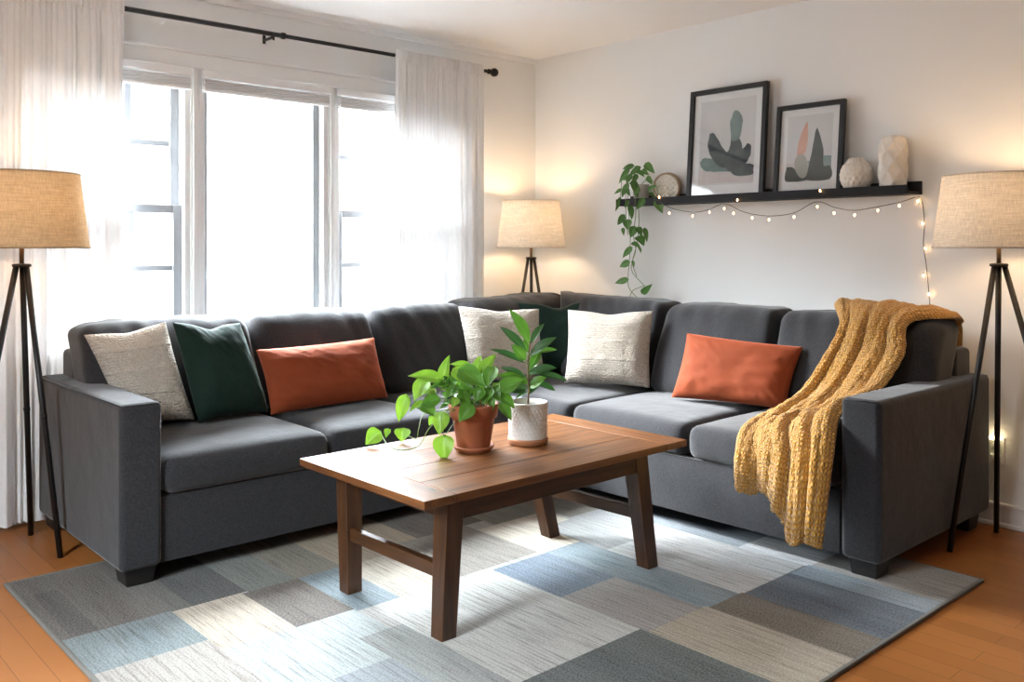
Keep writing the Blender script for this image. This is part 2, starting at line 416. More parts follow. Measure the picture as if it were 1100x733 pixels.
# casing round the whole opening + the two mullions
bm = bmesh.new(); cw = .085
box(bm, WX0 - cw, WX0, -.022, 0, WZ0 - .02, WZ1 + cw, .004); box(bm, WX1, WX1 + cw, -.022, 0, WZ0 - .02, WZ1 + cw, .004)
box(bm, WX0, WX1, -.022, 0, WZ1, WZ1 + .07, .004); box(bm, WX0 - cw - .01, WX1 + cw + .01, -.032, 0, WZ1 + .07, WZ1 + .085, .004)
box(bm, -2.345, -2.30, -.006, .13, WZ0, WZ1, .003); box(bm, -1.575, -1.53, -.006, .13, WZ0, WZ1, .003)
box(bm, -2.335, -2.31, -.016, 0, WZ0, WZ1, .003); box(bm, -1.565, -1.54, -.016, 0, WZ0, WZ1, .003)
bm_mk('trim_2', bm, M['trim'])['kind'] = 'structure'
bm = bmesh.new(); box(bm, WX0 - cw - .02, WX1 + cw + .02, -.05, .13, WZ0 - .005, WZ0 + .02, .006); box(bm, WX0 - cw, WX1 + cw, -.02, 0, WZ0 - .07, WZ0 - .005, .004)
bm_mk('trim_3', bm, M['trim'])['kind'] = 'structure'
w4 = struct('added_fill_window', loc=(XL - .07, (LY0 + LY1) / 2, LZ0)); bm = bmesh.new()  # added out-of-view window, there to brighten the rug and right sofa section
for y in (LY0, (LY0 + LY1) / 2 - .03, LY1 - .06): box(bm, XL - .12, XL - .02, y, y + .06, LZ0, LZ1, .004)
for z in (LZ0, LZ1 - .06): box(bm, XL - .12, XL - .02, LY0, LY1, z, z + .06, .004)
bm_mk('window_frame', bm, M['trim'], w4)
B('pane', XL - .075, XL - .07, LY0, LY1, LZ0, LZ1, M['glass'], w4)
# raised blinds bunched under the head of each window
def blind(x0, x1, label):
    t = thing('roller_blind', label, 'blind', ((x0 + x1) / 2, -.0, WZ1), 'raised blinds under the window head')
    B('headrail', x0, x1, -.045, -.008, WZ1 - .045, WZ1 - .003, M['blind_rail'], t, .004)
    bm = bmesh.new()
    for i in range(5): box(bm, x0 + .006, x1 - .006, -.042, -.010, WZ1 - .058 - i * .009, WZ1 - .051 - i * .009, .002)
    bm_mk('slat_stack', bm, M['blind_slat'], t); 
    B('bottom_rail', x0 + .004, x1 - .004, -.045, -.010, WZ1 - .112, WZ1 - .097, M['blind_rail'], t, .003)
    xc = (x0 + x1) / 2; vs, fs = tube_data([(xc + .012 * math.cos(a), -.048, WZ1 - .118 + .01 * math.sin(a)) for a in [i * PI / 6 for i in range(13)]], .002, 6)
    mk('pull_ring', vs, fs, M['blind_rail'], t)
M['blind_rail'] = plain('white_blind_rail', (0.84, 0.84, 0.83), .4, .01); M['blind_slat'] = plain('pale_grey_blind_slats', (0.78, 0.775, 0.77), .5, .02)
blind(WX0 + .01, -2.35, 'raised white blind over the left window, above its small panes')
blind(-2.295, -1.58, 'raised white blind over the wide middle window pane')
blind(-1.525, WX1 - .01, 'raised white blind over the right window, partly behind the sheer curtain')

# ------------------------------------------------------------------ curtain rod and curtains
RY, RZ = -.095, 2.288
rod = thing('curtain_rod', 'long black metal curtain rod with round end knob above the window', 'curtain rod', (-2.0, RY, RZ))
tube('rod', [(-4.1, RY, RZ), (-1.9, RY, RZ)], .0125, M['black_metal'], rod, 16)
tube('inner_rod', [(-1.9, RY, RZ), (-.50, RY, RZ)], .0105, M['black_metal'], rod, 16)
tube('collar', [(-1.905, RY, RZ), (-1.885, RY, RZ)], .017, M['black_metal'], rod, 16)
fx = -.50; prof = [(.012, 0), (.016, .004), (.016, .014), (.010, .020), (.010, .026), (.020, .034), (.026, .046), (.027, .056), (.022, .070), (.012, .078), (.002, .081)]
vs, fs = lathe_data((0, 0, 0), prof, 24); fs.append(tuple(range(24))[::-1]); fs.append(tuple(range(len(vs) - 24, len(vs))))
mk('finial', [Vector((fx + v.z, RY + v.y, RZ + v.x)) for v in vs], fs, M['black_metal'], rod)
mk('finial', [Vector((-4.1 - v.z, RY + v.y, RZ + v.x)) for v in vs], fs, M['black_metal'], rod)
for bx in (-1.955, -.56, -3.9):
    bm = bmesh.new(); box(bm, bx - .008, bx + .008, RY - .004, -.001, RZ - .022, RZ - .012, .002); box(bm, bx - .009, bx + .009, -.006, -.001, RZ - .035, RZ + .01, .002)
    box(bm, bx - .006, bx + .006, RY - .014, RY - .010, RZ - .034, RZ + .004, .002)
    bm_mk('bracket', bm, M['black_metal'], rod)
def curtain(label, x0, x1, folds, seed, z0, flare=0):
    rnd = random.Random(seed); nx = int((x1 - x0) * 260); nz = 60
    ph = [rnd.uniform(0, 6.28) for _ in range(8)]
    t = thing('sheer_curtain', label, 'curtain', ((x0 + x1) / 2, RY, z0), 'sheer curtains on the black rod')
    def surf(u, v):     # v 0 bottom .. 1 top
        k = .35 + .65 * (1 - v)
        ff = u * folds * 2 * PI
        y = .026 * math.sin(ff + ph[0] + .9 * math.sin(u * 9 + ph[1]) + (1 - v) * .7) * k + .013 * math.sin(ff * 2.3 + ph[2] + v * .8) * k + .006 * math.sin(ff * 4.1 + ph[3])
        x = x0 + (x1 - x0) * u + .010 * math.cos(ff + ph[0]) * k
        x += flare * (1 - v) * (u - .5 if False else (u - 1 if flare > 0 else u))
        return x, y
    vs, fs, uv = [], [], []
    for j in range(nz + 1):
        v = j / nz; z = z0 + (RZ + .012 - z0) * v
        for i in range(nx + 1):
            u = i / nx; x, y = surf(u, v)
            gather = .008 * math.sin(u * folds * 2 * PI * 4.2 + ph[4]) * max(0, (v - .93) / .07)
            vs.append((x, RY - .018 + y * (1 - .3 * max(0, (v - .9) / .1)) + gather * .5, z + gather * .35)); uv.append((u, v))
    for j in range(nz):
        for i in range(nx):
            a = j * (nx + 1) + i; fs.append((a, a + 1, a + nx + 2, a + nx + 1))
    mk('panel', vs, fs, M['voile'], t, True, uv)
    # doubled fabric of the rod pocket
    vs, fs = [], []
    for j in range(9):
        v = j / 8; z = RZ - .032 + .062 * v
        for i in range(nx + 1):
            u = i / nx; x, y = surf(u, 1); g = .005 * math.sin(u * folds * 2 * PI * 5.3 + ph[5]) + .003 * math.sin(u * folds * 2 * PI * 11 + ph[6])
            vs.append((x, RY - .021 - .004 * math.sin(v * PI) + g + y * .25, z + g))
    for j in range(8):
        for i in range(nx):
            a = j * (nx + 1) + i; fs.append((a, a + 1, a + nx + 2, a + nx + 1))
    mk('rod_pocket', vs, fs, M['voile'], t, True)
curtain('sheer white curtain panel at the left, hanging behind the left floor lamp', -4.05, -2.70, 13, 3, .03)
curtain('sheer white curtain panel between the window and the room corner', -1.205, -.553, 7.5, 8, .03)

# ------------------------------------------------------------------ sofa
sofa = thing('sectional_sofa', 'L-shaped charcoal grey fabric sectional sofa around the coffee table', 'sofa', (-1.5, -1.0, 0))
AX0, AX1 = -3.07, -2.925
bm = bmesh.new(); prism(bm, [(AX1 - .01, -1.13), (-1.06, -1.13), (-1.06, -2.715), (-.07, -2.715), (-.07, -.80), (-.68, -.19), (AX1 - .01, -.19)], .075, .312, .012, 3)
bm_mk('base', bm, M['sofa'], sofa)
bm = bmesh.new(); prism(bm, [(-2.985, -.19), (-.60, -.19), (-.07, -.72), (-.07, -2.79), (-.235, -2.79), (-.235, -.78), (-.66, -.355), (-2.985, -.355)], .30, .765, .022, 4)
bm_mk('back_frame', bm, M['sofa'], sofa)
def arm(x0, x1, y0, y1):
    bm = bmesh.new(); box(bm, x0, x1, y0, y1, .075, .655, .022, 4)
    o = bm_mk('armrest', bm, M['sofa'], sofa)
    # welt seams round the top
    e = .0015; zt = .655
    for q_, pp in enumerate(([(x0 + .004, y0 + .012, zt - .006), (x0 + .004, y1 - .012, zt - .006)], [(x1 - .004, y0 + .012, zt - .006), (x1 - .004, y1 - .012, zt - .006)],
               [(x0 + .014, y0 + .004, zt - .006), (x1 - .014, y0 + .004, zt - .006)] if x1 - x0 < .5 else [(x0 + .004, y0 + .02, .10), (x0 + .004, y0 + .02, zt - .02)])):
        vs, fs = tube_data(pp, .0022, 6); mk('piping', vs, fs, M['sofa'], o)
    return o
arm(AX0, AX1, -1.15, -.16); arm(-1.075, -.06, -2.865, -2.715)
for fx_, fy_ in [(-3.045, -1.12), (-3.045, -.26), (-1.045, -2.84), (-.19, -2.83), (-1.1, -.9), (-.9, -1.7)]:
    s = .11
    bm = bmesh.new(); box(bm, fx_, fx_ + s, fy_, fy_ + s, .0125 if fx_ < -1 or (fx_ == -.9) else .0, .076, .004)
    for v in bm.verts:
        if v.co.z < .04:
            v.co.x = fx_ + s / 2 + (v.co.x - fx_ - s / 2) * .84; v.co.y = fy_ + s / 2 + (v.co.y - fy_ - s / 2) * .84
    bm_mk('foot', bm, M['foot'], sofa)
def rounded_grid(hx, hy, hz, r, step=.022):
    """closed grid box with rounded corners, returns verts (local), faces"""
    idx = {}; vs = []; fs = []
    nx, ny, nz = [max(4, int(2 * h / step)) for h in (hx, hy, hz)]
    def V(i, j, k):
        key = (i, j, k)
        if key not in idx:
            p = Vector((-hx + 2 * hx * i / nx, -hy + 2 * hy * j / ny, -hz + 2 * hz * k / nz))
            q = Vector((max(-(hx - r), min(hx - r, p.x)), max(-(hy - r), min(hy - r, p.y)), max(-(hz - r), min(hz - r, p.z))))
            d = p - q
            if d.length > 1e-6: p = q + d.normalized() * r * min(1, max(abs(d.x), abs(d.y), abs(d.z)) / r + .0)
            idx[key] = len(vs); vs.append(p)
        return idx[key]
    for i in range(nx):
        for j in range(ny):
            fs.append((V(i, j, 0), V(i, j + 1, 0), V(i + 1, j + 1, 0), V(i + 1, j, 0))); fs.append((V(i, j, nz), V(i + 1, j, nz), V(i + 1, j + 1, nz), V(i, j + 1, nz)))
    for i in range(nx):
        for k in range(nz):
            fs.append((V(i, 0, k), V(i + 1, 0, k), V(i + 1, 0, k + 1), V(i, 0, k + 1))); fs.append((V(i, ny, k), V(i, ny, k + 1), V(i + 1, ny, k + 1), V(i + 1, ny, k)))
    for j in range(ny):
        for k in range(nz):
            fs.append((V(0, j, k), V(0, j, k + 1), V(0, j + 1, k + 1), V(0, j + 1, k))); fs.append((V(nx, j, k), V(nx, j + 1, k), V(nx, j + 1, k + 1), V(nx, j, k + 1)))
    return vs, fs
def seat(x0, x1, y0, y1, z0=.312, z1=.452, seed=0, front='y'):
    hx, hy, hz = (x1 - x0) / 2 - .003, (y1 - y0) / 2 - .003, (z1 - z0) / 2
    vs, fs = rounded_grid(hx, hy, hz, .045)
    c = Vector(((x0 + x1) / 2, (y0 + y1) / 2, (z0 + z1) / 2)); out = []
    for p in vs:
        a = 1 - min(1, abs(p.x / hx)) ** 3; b = 1 - min(1, abs(p.y / hy)) ** 3
        n = noise.noise((p + c) * 6 + Vector((seed, 0, 0))) * .004
        if p.z > 0: p = p + Vector((0, 0, .022 * a * b + n * a * b))
        if p.y < -hy * .9: p.y -= .012 * a * (1 - abs(p.z / hz))
        if p.x < -hx * .9 and front == 'x': p.x -= .012 * b * (1 - abs(p.z / hz))
        out.append(p + c)
    mk('seat_cushion', out, fs, M['sofa'], sofa)
SF = -1.155
seat(AX1 + .005, -2.243, SF, -.40, seed=1); seat(-2.243, -1.66, SF, -.40, seed=2); seat(-1.66, -1.085, SF, -.40, seed=3)
seat(-1.085, -.28, -1.355, -.44, seed=4, front='x') 
seat(-1.085, -.28, -2.025, -1.36, seed=5, front='x'); seat(-1.085, -.28, -2.705, -2.03, seed=6, front='x')
def back(axis, a0, a1, ztop, seed, corner=None, extra=None):
    """axis 'x': along window wall (a = x); 'y': along right wall (a = y). leaning back"""
    W = abs(a1 - a0) / 2 - .004; Hh = (ztop - .455) / 2; T = .115
    vs, fs = rounded_grid(W, T, Hh, .055, .015)
    out = []
    for p in vs:
        u, v = p.x / W, p.z / Hh
        a = max(0, 1 - abs(u) ** 2.6); b = max(0, 1 - abs(v) ** 2.4)
        if p.y < 0: p.y -= .035 * a * b
        else: p.y += .012 * a * b
        # drooping top corners, gathered creases fanning from the top seam
        if v > 0: p.z += .008 * a - .006 * abs(u) ** 4 * v
        wr = noise.noise(Vector((p.x * 16 + seed * 3.1 + p.z * 5, p.z * 3.5, p.y * 6 + seed)))
        amp = .014 * (max(0, v) ** 1.8) + .012 * abs(u) ** 4 + .004
        d = Vector((0, -1 if p.y < 0 else 1,   .15 * max(0, v)))
        p = p + d * (wr * amp) + Vector((0, 0, noise.noise(Vector((p.x * 5, seed, p.y * 9))) * .003 * max(0, v)))
        rel = (p.z + Hh) / (2 * Hh)
        off = p.y - .175 * (1 - rel) * 1.0       # lean: bottom forward
        z = .463 + (p.z + Hh)
        if axis == 'x':
            X = (a0 + a1) / 2 + p.x; Y = -.385 + off + .02
        else:
            Y = (a0 + a1) / 2 - p.x; X = -.290 + off + .02
        if corner:
            kz = min(1, max(0, (z - .72) / .08)); lim = -1.02 + .33 * kz
            if axis == 'x':
                e = min(Y + .262, lim - Y); X = a0 + (e - a0) * min(1, (p.x + W) / (2 * W - .058))
            else:
                e = min(X - .232, lim - X); Y = a1 + (e - a1) * min(1, (W - p.x) / (2 * W - .058))
            if axis == 'x': z += .035 * max(0, u) ** 2 * max(0, v) 
            else: z += .025 * max(0, -u) ** 2 * max(0, v)
        out.append(Vector((X, Y, z)))
    return mk('back_cushion', out, fs, M['sofa'], sofa)
back('x', -3.00, -2.262, .872, 1); back('x', -2.258, -1.612, .875, 2); back('x', -1.608, -.995, .880, 3); back('x', -.99, -.30, .888, 4, True)
back('y', -.45, -1.375, .900, 5, True); back('y', -1.380, -2.045, .893, 6); back('y', -2.05, -2.80, .893, 7)

# ------------------------------------------------------------------ throw pillows
def pillow(name, label, cat, mat, quad, T, group=None, dent=0, seed=0, n=46, wr=.006, pinch=.05, boucle=False):
    BL, BR, TR, TL = [Vector(p) for p in quad]
    nrm = ((BR - BL).cross(TL - BL)).normalized()
    if nrm.dot(CAM - BL) < 0: nrm = -nrm
    W = ((BR - BL).length + (TR - TL).length) / 2; Hh = ((TL - BL).length + (TR - BR).length) / 2
    c0 = (BL + BR) / 2
    vs, fs, uv = [], [], []
    def P(u, v, side):
        uu = u * (1 - pinch * (1 - v * v)); vv = v * (1 - pinch * (1 - u * u))
        if dent and v > -1: vv -= dent * math.exp(-(u / .33) ** 2) * ((v + 1) / 2) ** 3
        s, t = (uu + 1) / 2, (vv + 1) / 2
        p = BL.lerp(BR, s).lerp(TL.lerp(TR, s), t)
        th = T / 2 * (max(0, 1 - u ** 4) * max(0, 1 - v ** 4)) ** .62 * (1 - .25 * max(0, v)) 
        q = Vector((u * 2.2 + seed, v * 2.2, side))
        cr = abs(u * v) ** 1.2
        nz = noise.noise(q * 1.3) * wr + noise.noise(Vector((u * 9 + v * 6 + seed, u * 2 - v * 3, side))) * wr * (.3 + 1.6 * cr)
        edge = max(0, (1 - u ** 6) * (1 - v ** 6))
        hb = 0
        if boucle: hb = (noise.noise(Vector((u * 38, v * 38, seed))) * .0028 + (.0022 if abs(math.sin((v + 1) * PI * 2.25)) > .985 else 0))
        return p + nrm * (side * (th + (nz + hb) * edge)) + nrm * 0
    grid = {}
    for side in (1, -1):
        for j in range(n + 1):
            for i in range(n + 1):
                u, v = -1 + 2 * i / n, -1 + 2 * j / n
                u = math.copysign(abs(u) ** .9, u); v = math.copysign(abs(v) ** .9, v)
                if side == -1 and (i in (0, n) or j in (0, n)): grid[(side, i, j)] = grid[(1, i, j)]; continue
                grid[(side, i, j)] = len(vs); vs.append(P(u, v, side)); uv.append(((u + 1) / 2 * W / .45, (v + 1) / 2 * Hh / .45))
    for side in (1, -1):
        for j in range(n):
            for i in range(n):
                a, b, c, d = grid[(side, i, j)], grid[(side, i + 1, j)], grid[(side, i + 1, j + 1)], grid[(side, i, j + 1)]
                fs.append((a, b, c, d) if side == 1 else (d, c, b, a))
    o = mk(name, vs, fs, mat, None, True, uv, base=c0)
    tag(o, label, cat, group); return o
def quad_from_px(bl, br, tr, tl, zb, lean, pull=0.0):
    """bottom corners stand at height zb; top corners lie in a plane leaning back by 'lean' degrees"""
    BL = atZ(*bl, zb); BR = atZ(*br, zb)
    e = (BR - BL); e.z = 0; e.normalize(); backd = Vector((-e.y, e.x, 0))
    if backd.dot(FW) < 0: backd = -backd
    up = Vector((0, 0, 1)) * math.cos(math.radians(lean)) + backd * math.sin(math.radians(lean))
    n = e.cross(up).normalized()
    def hit(p):
        r = ray(*p); return CAM + r * ((BL - CAM).dot(n) / r.dot(n))
    return BL, BR, hit(tr), hit(tl)
G = 'throw pillows on the sectional sofa'
ZS = .485
pillow('throw_pillow', 'cream nubby throw pillow leaning beside the left armrest', 'pillow', M['cream'], quad_from_px((134, 458), (210, 452), (178, 346), (90, 360), ZS, 12), .15, G, .05, 1, boucle=True)
pillow('throw_pillow', 'dark green velvet throw pillow between cream pillow and orange lumbar pillow', 'pillow', M['green'], quad_from_px((214, 455), (289, 443), (258, 347), (185, 346), ZS, 20), .15, G, .10, 2, wr=.008)
pillow('lumbar_pillow', 'long burnt orange lumbar pillow on the window side of the sofa', 'pillow', M['orange'], quad_from_px((291, 446), (417, 427), (402, 363), (275, 376), ZS, 24), .14, G, 0, 3, wr=.008, pinch=.04)
pillow('throw_pillow', 'cream nubby throw pillow behind the leafy plant in the white pot', 'pillow', M['cream'], quad_from_px((504, 412), (586, 408), (579, 332), (492, 329), ZS, 16), .14, G, .06, 4, boucle=True)
pillow('throw_pillow', 'dark green velvet throw pillow in the sofa corner behind two cream pillows', 'pillow', M['green'], quad_from_px((572, 400), (655, 402), (642, 322), (555, 325), ZS, 10), .11, G, .16, 5, wr=.007)
pillow('throw_pillow', 'cream nubby throw pillow right of the corner, in front of the green one', 'pillow', M['cream'], quad_from_px((606, 412), (698, 417), (702, 334), (610, 333), ZS, 14), .15, G, .07, 6, boucle=True)
pillow('lumbar_pillow', 'long burnt orange lumbar pillow next to the mustard throw blanket', 'pillow', M['orange'], quad_from_px((721, 427), (844, 440), (863, 373), (738, 358), ZS, 22), .14, G, 0, 7, wr=.008, pinch=.04)

# ------------------------------------------------------------------ knitted throw over the sofa's right end
def catm(rows, t):
    n = len(rows) - 1; t = t * n; i = min(int(t), n - 1); f = t - i
    a, b, c, d = rows[max(i - 1, 0)], rows[i], rows[i + 1], rows[min(i + 2, n)]
    return .5 * ((2 * b) + (c - a) * f + (2 * a - 5 * b + 4 * c - d) * f * f + (3 * b - 3 * c + d - a) * f ** 3)
V3 = Vector
RL = [V3((-.155, -2.30, .80)), V3((-.20, -2.30, .905)), V3((-.33, -2.31, .925)), atX(905, 352, -.47), atX(886, 388, -.54), atX(858, 432, -.64), atX(828, 452, -.82), atX(803, 470, -1.04), atX(797, 492, -1.155), atX(798, 522, -1.165)]
RR = [V3((-.155, -2.79, .78)), V3((-.19, -2.80, .87)), V3((-.31, -2.80, .90)), atX(976, 350, -.43), atX(972, 385, -.52), V3((-.64, -2.69, .63)), V3((-.82, -2.69, .585)), V3((-1.02, -2.69, .56)), atX(894, 500, -1.15), atX(884, 588, -1.16)]
def throw_surf(s, t):
    a, b = catm(RL, t), catm(RR, t)
    p = a.lerp(b, s)
    top = math.exp(-((t - .26) / .13) ** 2)
    p.z += .022 * math.sin(PI * s) * top
    # between arm and seat the cloth sags onto the seat
    mid = math.exp(-((t - .68) / .13) ** 2)
    p.z -= .075 * mid * math.sin(PI * min(1, s * 1.15)) ** 2 * s * .9
    # stepped lower hem
    if t > .78:
        k = (t - .78) / .22
        p.z += k * k * (.055 * math.exp(-((s - .35) / .13) ** 2) - .06 * math.exp(-((s - .68) / .12) ** 2))
    return p
def throw_pt(s, t):
    p = throw_surf(s, t); e = .004
    n = (throw_surf(min(1, s + e), t) - throw_surf(max(0, s - e), t)).cross(throw_surf(s, min(1, t + e)) - throw_surf(s, max(0, t - e)))
    n.normalize()
    if n.dot(V3((-1, -.2, .6))) < 0: n = -n
    drift = .22 * math.sin(t * 5.0) + .12 * math.sin(t * 11 + 1)
    f = s + drift * s * (1 - s) * 2
    fold = .5 + .5 * math.sin(2 * PI * (f * 3.4) + .6 + 1.2 * math.sin(t * 9)); fold = .65 * fold + .35 * (.5 + .5 * math.sin(2 * PI * (f * 6.3) - t * 6))
    amp = .012 + .024 * min(1, max(0, (t - .22) * 2.5)) 
    cable = abs(math.sin(PI * s * 13)) ** .6
    cs_ = (s * 13) % 1; tw = .5 + .5 * math.sin(2 * PI * (t * 26) + (5.5 * abs(cs_ - .5)) * (1 if int(s * 13) % 2 else -1))
    fine = .0075 * cable * (.55 + .45 * tw)
    wob = noise.noise(V3((s * 3, t * 7, 2))) * .012
    edge = .012 * (math.exp(-(s / .03) ** 2) + math.exp(-((1 - s) / .03) ** 2))
    return p + n * (.012 + fold * amp + fine + wob - edge)
ns, nt = 150, 300
vs, fs, uv = [], [], []
for j in range(nt + 1):
    for i in range(ns + 1):
        vs.append(throw_pt(i / ns, j / nt)); uv.append((i / ns, j / nt))
for j in range(nt):
    for i in range(ns):
        a = j * (ns + 1) + i; fs.append((a, a + 1, a + ns + 2, a + ns + 1))
th = mk('throw_blanket', vs, fs, M['knit'], None, True, uv, base=(-.9, -2.5, .5))
sm = th.modifiers.new('s', 'SOLIDIFY'); sm.thickness = .010; sm.offset = -1
tag(th, 'mustard yellow chunky knit throw draped over the right end of the sofa', 'blanket')

# ------------------------------------------------------------------ rug
RX0, RX1, RY0, RY1, RT_ = -3.33, -.755, -3.075, -.785, .012
rug = thing('patchwork_rug', 'large patchwork area rug in grey, blue and beige blocks under the table', 'rug', (-2.0, -1.9, 0))
PT = [  # x0,x1,y0,y1,colour  (later ones win)
 (-9, 9, -9, 9, (.44, .43, .41)),
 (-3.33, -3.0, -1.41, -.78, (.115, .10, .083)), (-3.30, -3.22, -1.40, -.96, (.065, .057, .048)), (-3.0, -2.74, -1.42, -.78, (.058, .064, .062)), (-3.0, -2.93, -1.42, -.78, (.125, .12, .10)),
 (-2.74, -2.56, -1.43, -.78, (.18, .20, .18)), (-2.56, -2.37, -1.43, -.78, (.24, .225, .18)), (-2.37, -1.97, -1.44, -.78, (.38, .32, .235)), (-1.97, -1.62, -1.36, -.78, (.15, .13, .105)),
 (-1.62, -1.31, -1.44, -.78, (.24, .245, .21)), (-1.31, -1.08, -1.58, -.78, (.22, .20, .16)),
 (-3.33, -3.0, -1.70, -1.41, (.19, .24, .25)), (-3.0, -2.76, -1.79, -1.42, (.50, .45, .375)), (-2.76, -2.55, -1.81, -1.43, (.15, .125, .105)), (-2.55, -2.38, -1.82, -1.43, (.21, .27, .30)),
 (-2.38, -2.14, -1.86, -1.44, (.48, .44, .375)), (-2.14, -1.72, -1.81, -1.36, (.29, .265, .23)), (-1.72, -1.33, -1.83, -1.44, (.56, .52, .44)),
 (-3.33, -3.0, -3.1, -1.70, (.37, .345, .315)), (-3.0, -2.55, -3.1, -1.80, (.42, .455, .455)), (-2.85, -2.6, -2.75, -2.17, (.32, .35, .37)), (-2.66, -2.50, -3.1, -2.0, (.33, .345, .335)),
 (-2.50, -1.98, -2.60, -1.82, (.50, .50, .475)), (-1.98, -1.70, -2.185, -1.835, (.17, .225, .285)), (-1.98, -1.69, -2.57, -2.185, (.34, .325, .31)),
 (-1.70, -1.505, -2.58, -1.83, (.25, .31, .34)), (-1.505, -1.33, -1.97, -1.60, (.33, .335, .335)), (-1.33, -1.08, -1.84, -1.58, (.35, .355, .355)),
 (-1.505, -1.10, -2.58, -1.97, (.52, .53, .53)), (-1.33, -1.10, -2.30, -1.84, (.56, .56, .55)), (-1.10, -.75, -2.30, -1.60, (.25, .29, .32)), (-1.10, -.75, -2.60, -2.30, (.50, .52, .53)),
 (-2.50, -1.975, -3.1, -2.53, (.10, .122, .118)), (-1.975, -1.68, -3.1, -2.56, (.42, .375, .30)), (-1.68, -1.49, -3.1, -2.575, (.175, .142, .10)), (-1.49, -1.09, -3.1, -2.585, (.10, .132, .165)), (-1.20, -1.07, -3.1, -2.59, (.26, .31, .35)),
 (-1.07, -.75, -3.1, -2.60, (.34, .33, .315)), (-2.9, -2.5, -3.1, -2.75, (.22, .25, .27)),
]
xs = sorted({min(max(v, RX0), RX1) for p in PT for v in p[:2]}); ys = sorted({min(max(v, RY0), RY1) for p in PT for v in p[2:4]})
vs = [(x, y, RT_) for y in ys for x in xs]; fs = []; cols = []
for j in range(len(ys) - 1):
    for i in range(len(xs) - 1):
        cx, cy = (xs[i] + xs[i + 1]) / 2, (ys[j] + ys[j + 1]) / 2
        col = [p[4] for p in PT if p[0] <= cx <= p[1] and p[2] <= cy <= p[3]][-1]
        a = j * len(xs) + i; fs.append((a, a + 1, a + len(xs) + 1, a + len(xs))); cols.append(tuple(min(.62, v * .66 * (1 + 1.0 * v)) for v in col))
q = N('woven_rug_pile'); at = q.add('ShaderNodeVertexColor', layer_name='patch')
st = q.noise(q.map((85, 2.6, 1)), 1.5, 4, .7); gr = q.noise(q.map((1, 1, 1)), 170, 2, .6); bl = q.noise(q.map((5, .8, 1)), 1.2, 2)
c = q.mix(q.ramp(st, [(.36, (1, 1, 1)), (.52, (0, 0, 0))]), at.outputs[0], q.mix(1.0, at.outputs[0], (0.50, 0.48, 0.46), 'MULTIPLY'))
c = q.mix(q.math('MULTIPLY', q.ramp(bl, [(.35, (0, 0, 0)), (.7, (1, 1, 1))]), .12), c, (0.50, 0.48, 0.45))
c = q.mix(q.ramp(gr, [(.3, (0, 0, 0)), (.7, (1, 1, 1))]), q.mix(.25, c, (0, 0, 0)), q.mix(.12, c, (1, 1, 1)))
M['rug'] = q.set(c, .97, q.bump(gr, .5, .003), Specular_IOR_Level=.08)
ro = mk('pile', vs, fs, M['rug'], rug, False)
ca = ro.data.color_attributes.new('patch', 'FLOAT_COLOR', 'CORNER')
for p in ro.data.polygons:
    for li in p.loop_indices: ca.data[li].color = (*cols[p.index], 1)
M['binding'] = plain('grey_rug_binding', (0.16, 0.155, 0.14), .9, .2, 60, .3, 200)
bm = bmesh.new(); e = .012
box(bm, RX0 - e, RX1 + e, RY0 - e, RY0, 0, RT_ + .001, .003); box(bm, RX0 - e, RX1 + e, RY1, RY1 + e, 0, RT_ + .001, .003)
box(bm, RX0 - e, RX0, RY0, RY1, 0, RT_ + .001, .003); box(bm, RX1, RX1 + e, RY0, RY1, 0, RT_ + .001, .003)
bm_mk('binding', bm, M['binding'], rug)
B('backing', RX0, RX1, RY0, RY1, 0.001, RT_ - .002, M['binding'], rug)

# ------------------------------------------------------------------ coffee table
TX0, TX1, TY0, TY1, TZ = -2.575, -1.315, -2.215, -1.485, .455
tb = thing('coffee_table', 'rustic brown wooden coffee table with breadboard ends and splayed legs', 'coffee table', ((TX0 + TX1) / 2, (TY0 + TY1) / 2, RT_))
bm = bmesh.new(); nb = 4; bw = (TY1 - TY0) / nb
for i in range(nb): box(bm, TX0 + .122, TX1 - .122, TY0 + i * bw + .0011, TY0 + (i + 1) * bw - .0011, TZ - .026, TZ, .0018, 2)
bm_mk('top_planks', bm, M['tabletop'], tb)
B('end_board', TX0, TX0 + .12, TY0, TY1, TZ - .026, TZ, M['table_y'], tb, .003); B('end_board', TX1 - .12, TX1, TY0, TY1, TZ - .026, TZ, M['table_y'], tb, .003)
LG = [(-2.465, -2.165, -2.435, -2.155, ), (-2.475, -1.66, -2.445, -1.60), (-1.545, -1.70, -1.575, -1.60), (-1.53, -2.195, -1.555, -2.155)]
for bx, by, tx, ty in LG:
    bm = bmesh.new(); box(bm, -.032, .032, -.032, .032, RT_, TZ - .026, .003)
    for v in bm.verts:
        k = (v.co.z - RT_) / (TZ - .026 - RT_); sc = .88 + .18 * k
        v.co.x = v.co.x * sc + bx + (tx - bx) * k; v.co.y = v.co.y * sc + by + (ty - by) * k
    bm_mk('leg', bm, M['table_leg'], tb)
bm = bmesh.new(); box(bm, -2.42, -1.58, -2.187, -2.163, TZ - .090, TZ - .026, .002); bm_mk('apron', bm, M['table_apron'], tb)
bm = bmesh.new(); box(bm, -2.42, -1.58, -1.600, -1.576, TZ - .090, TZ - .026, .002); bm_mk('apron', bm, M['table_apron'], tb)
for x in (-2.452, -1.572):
    B('apron', x - .011, x + .011, -2.14, -1.61, TZ - .085, TZ - .026, M['table_str'], tb, .002)
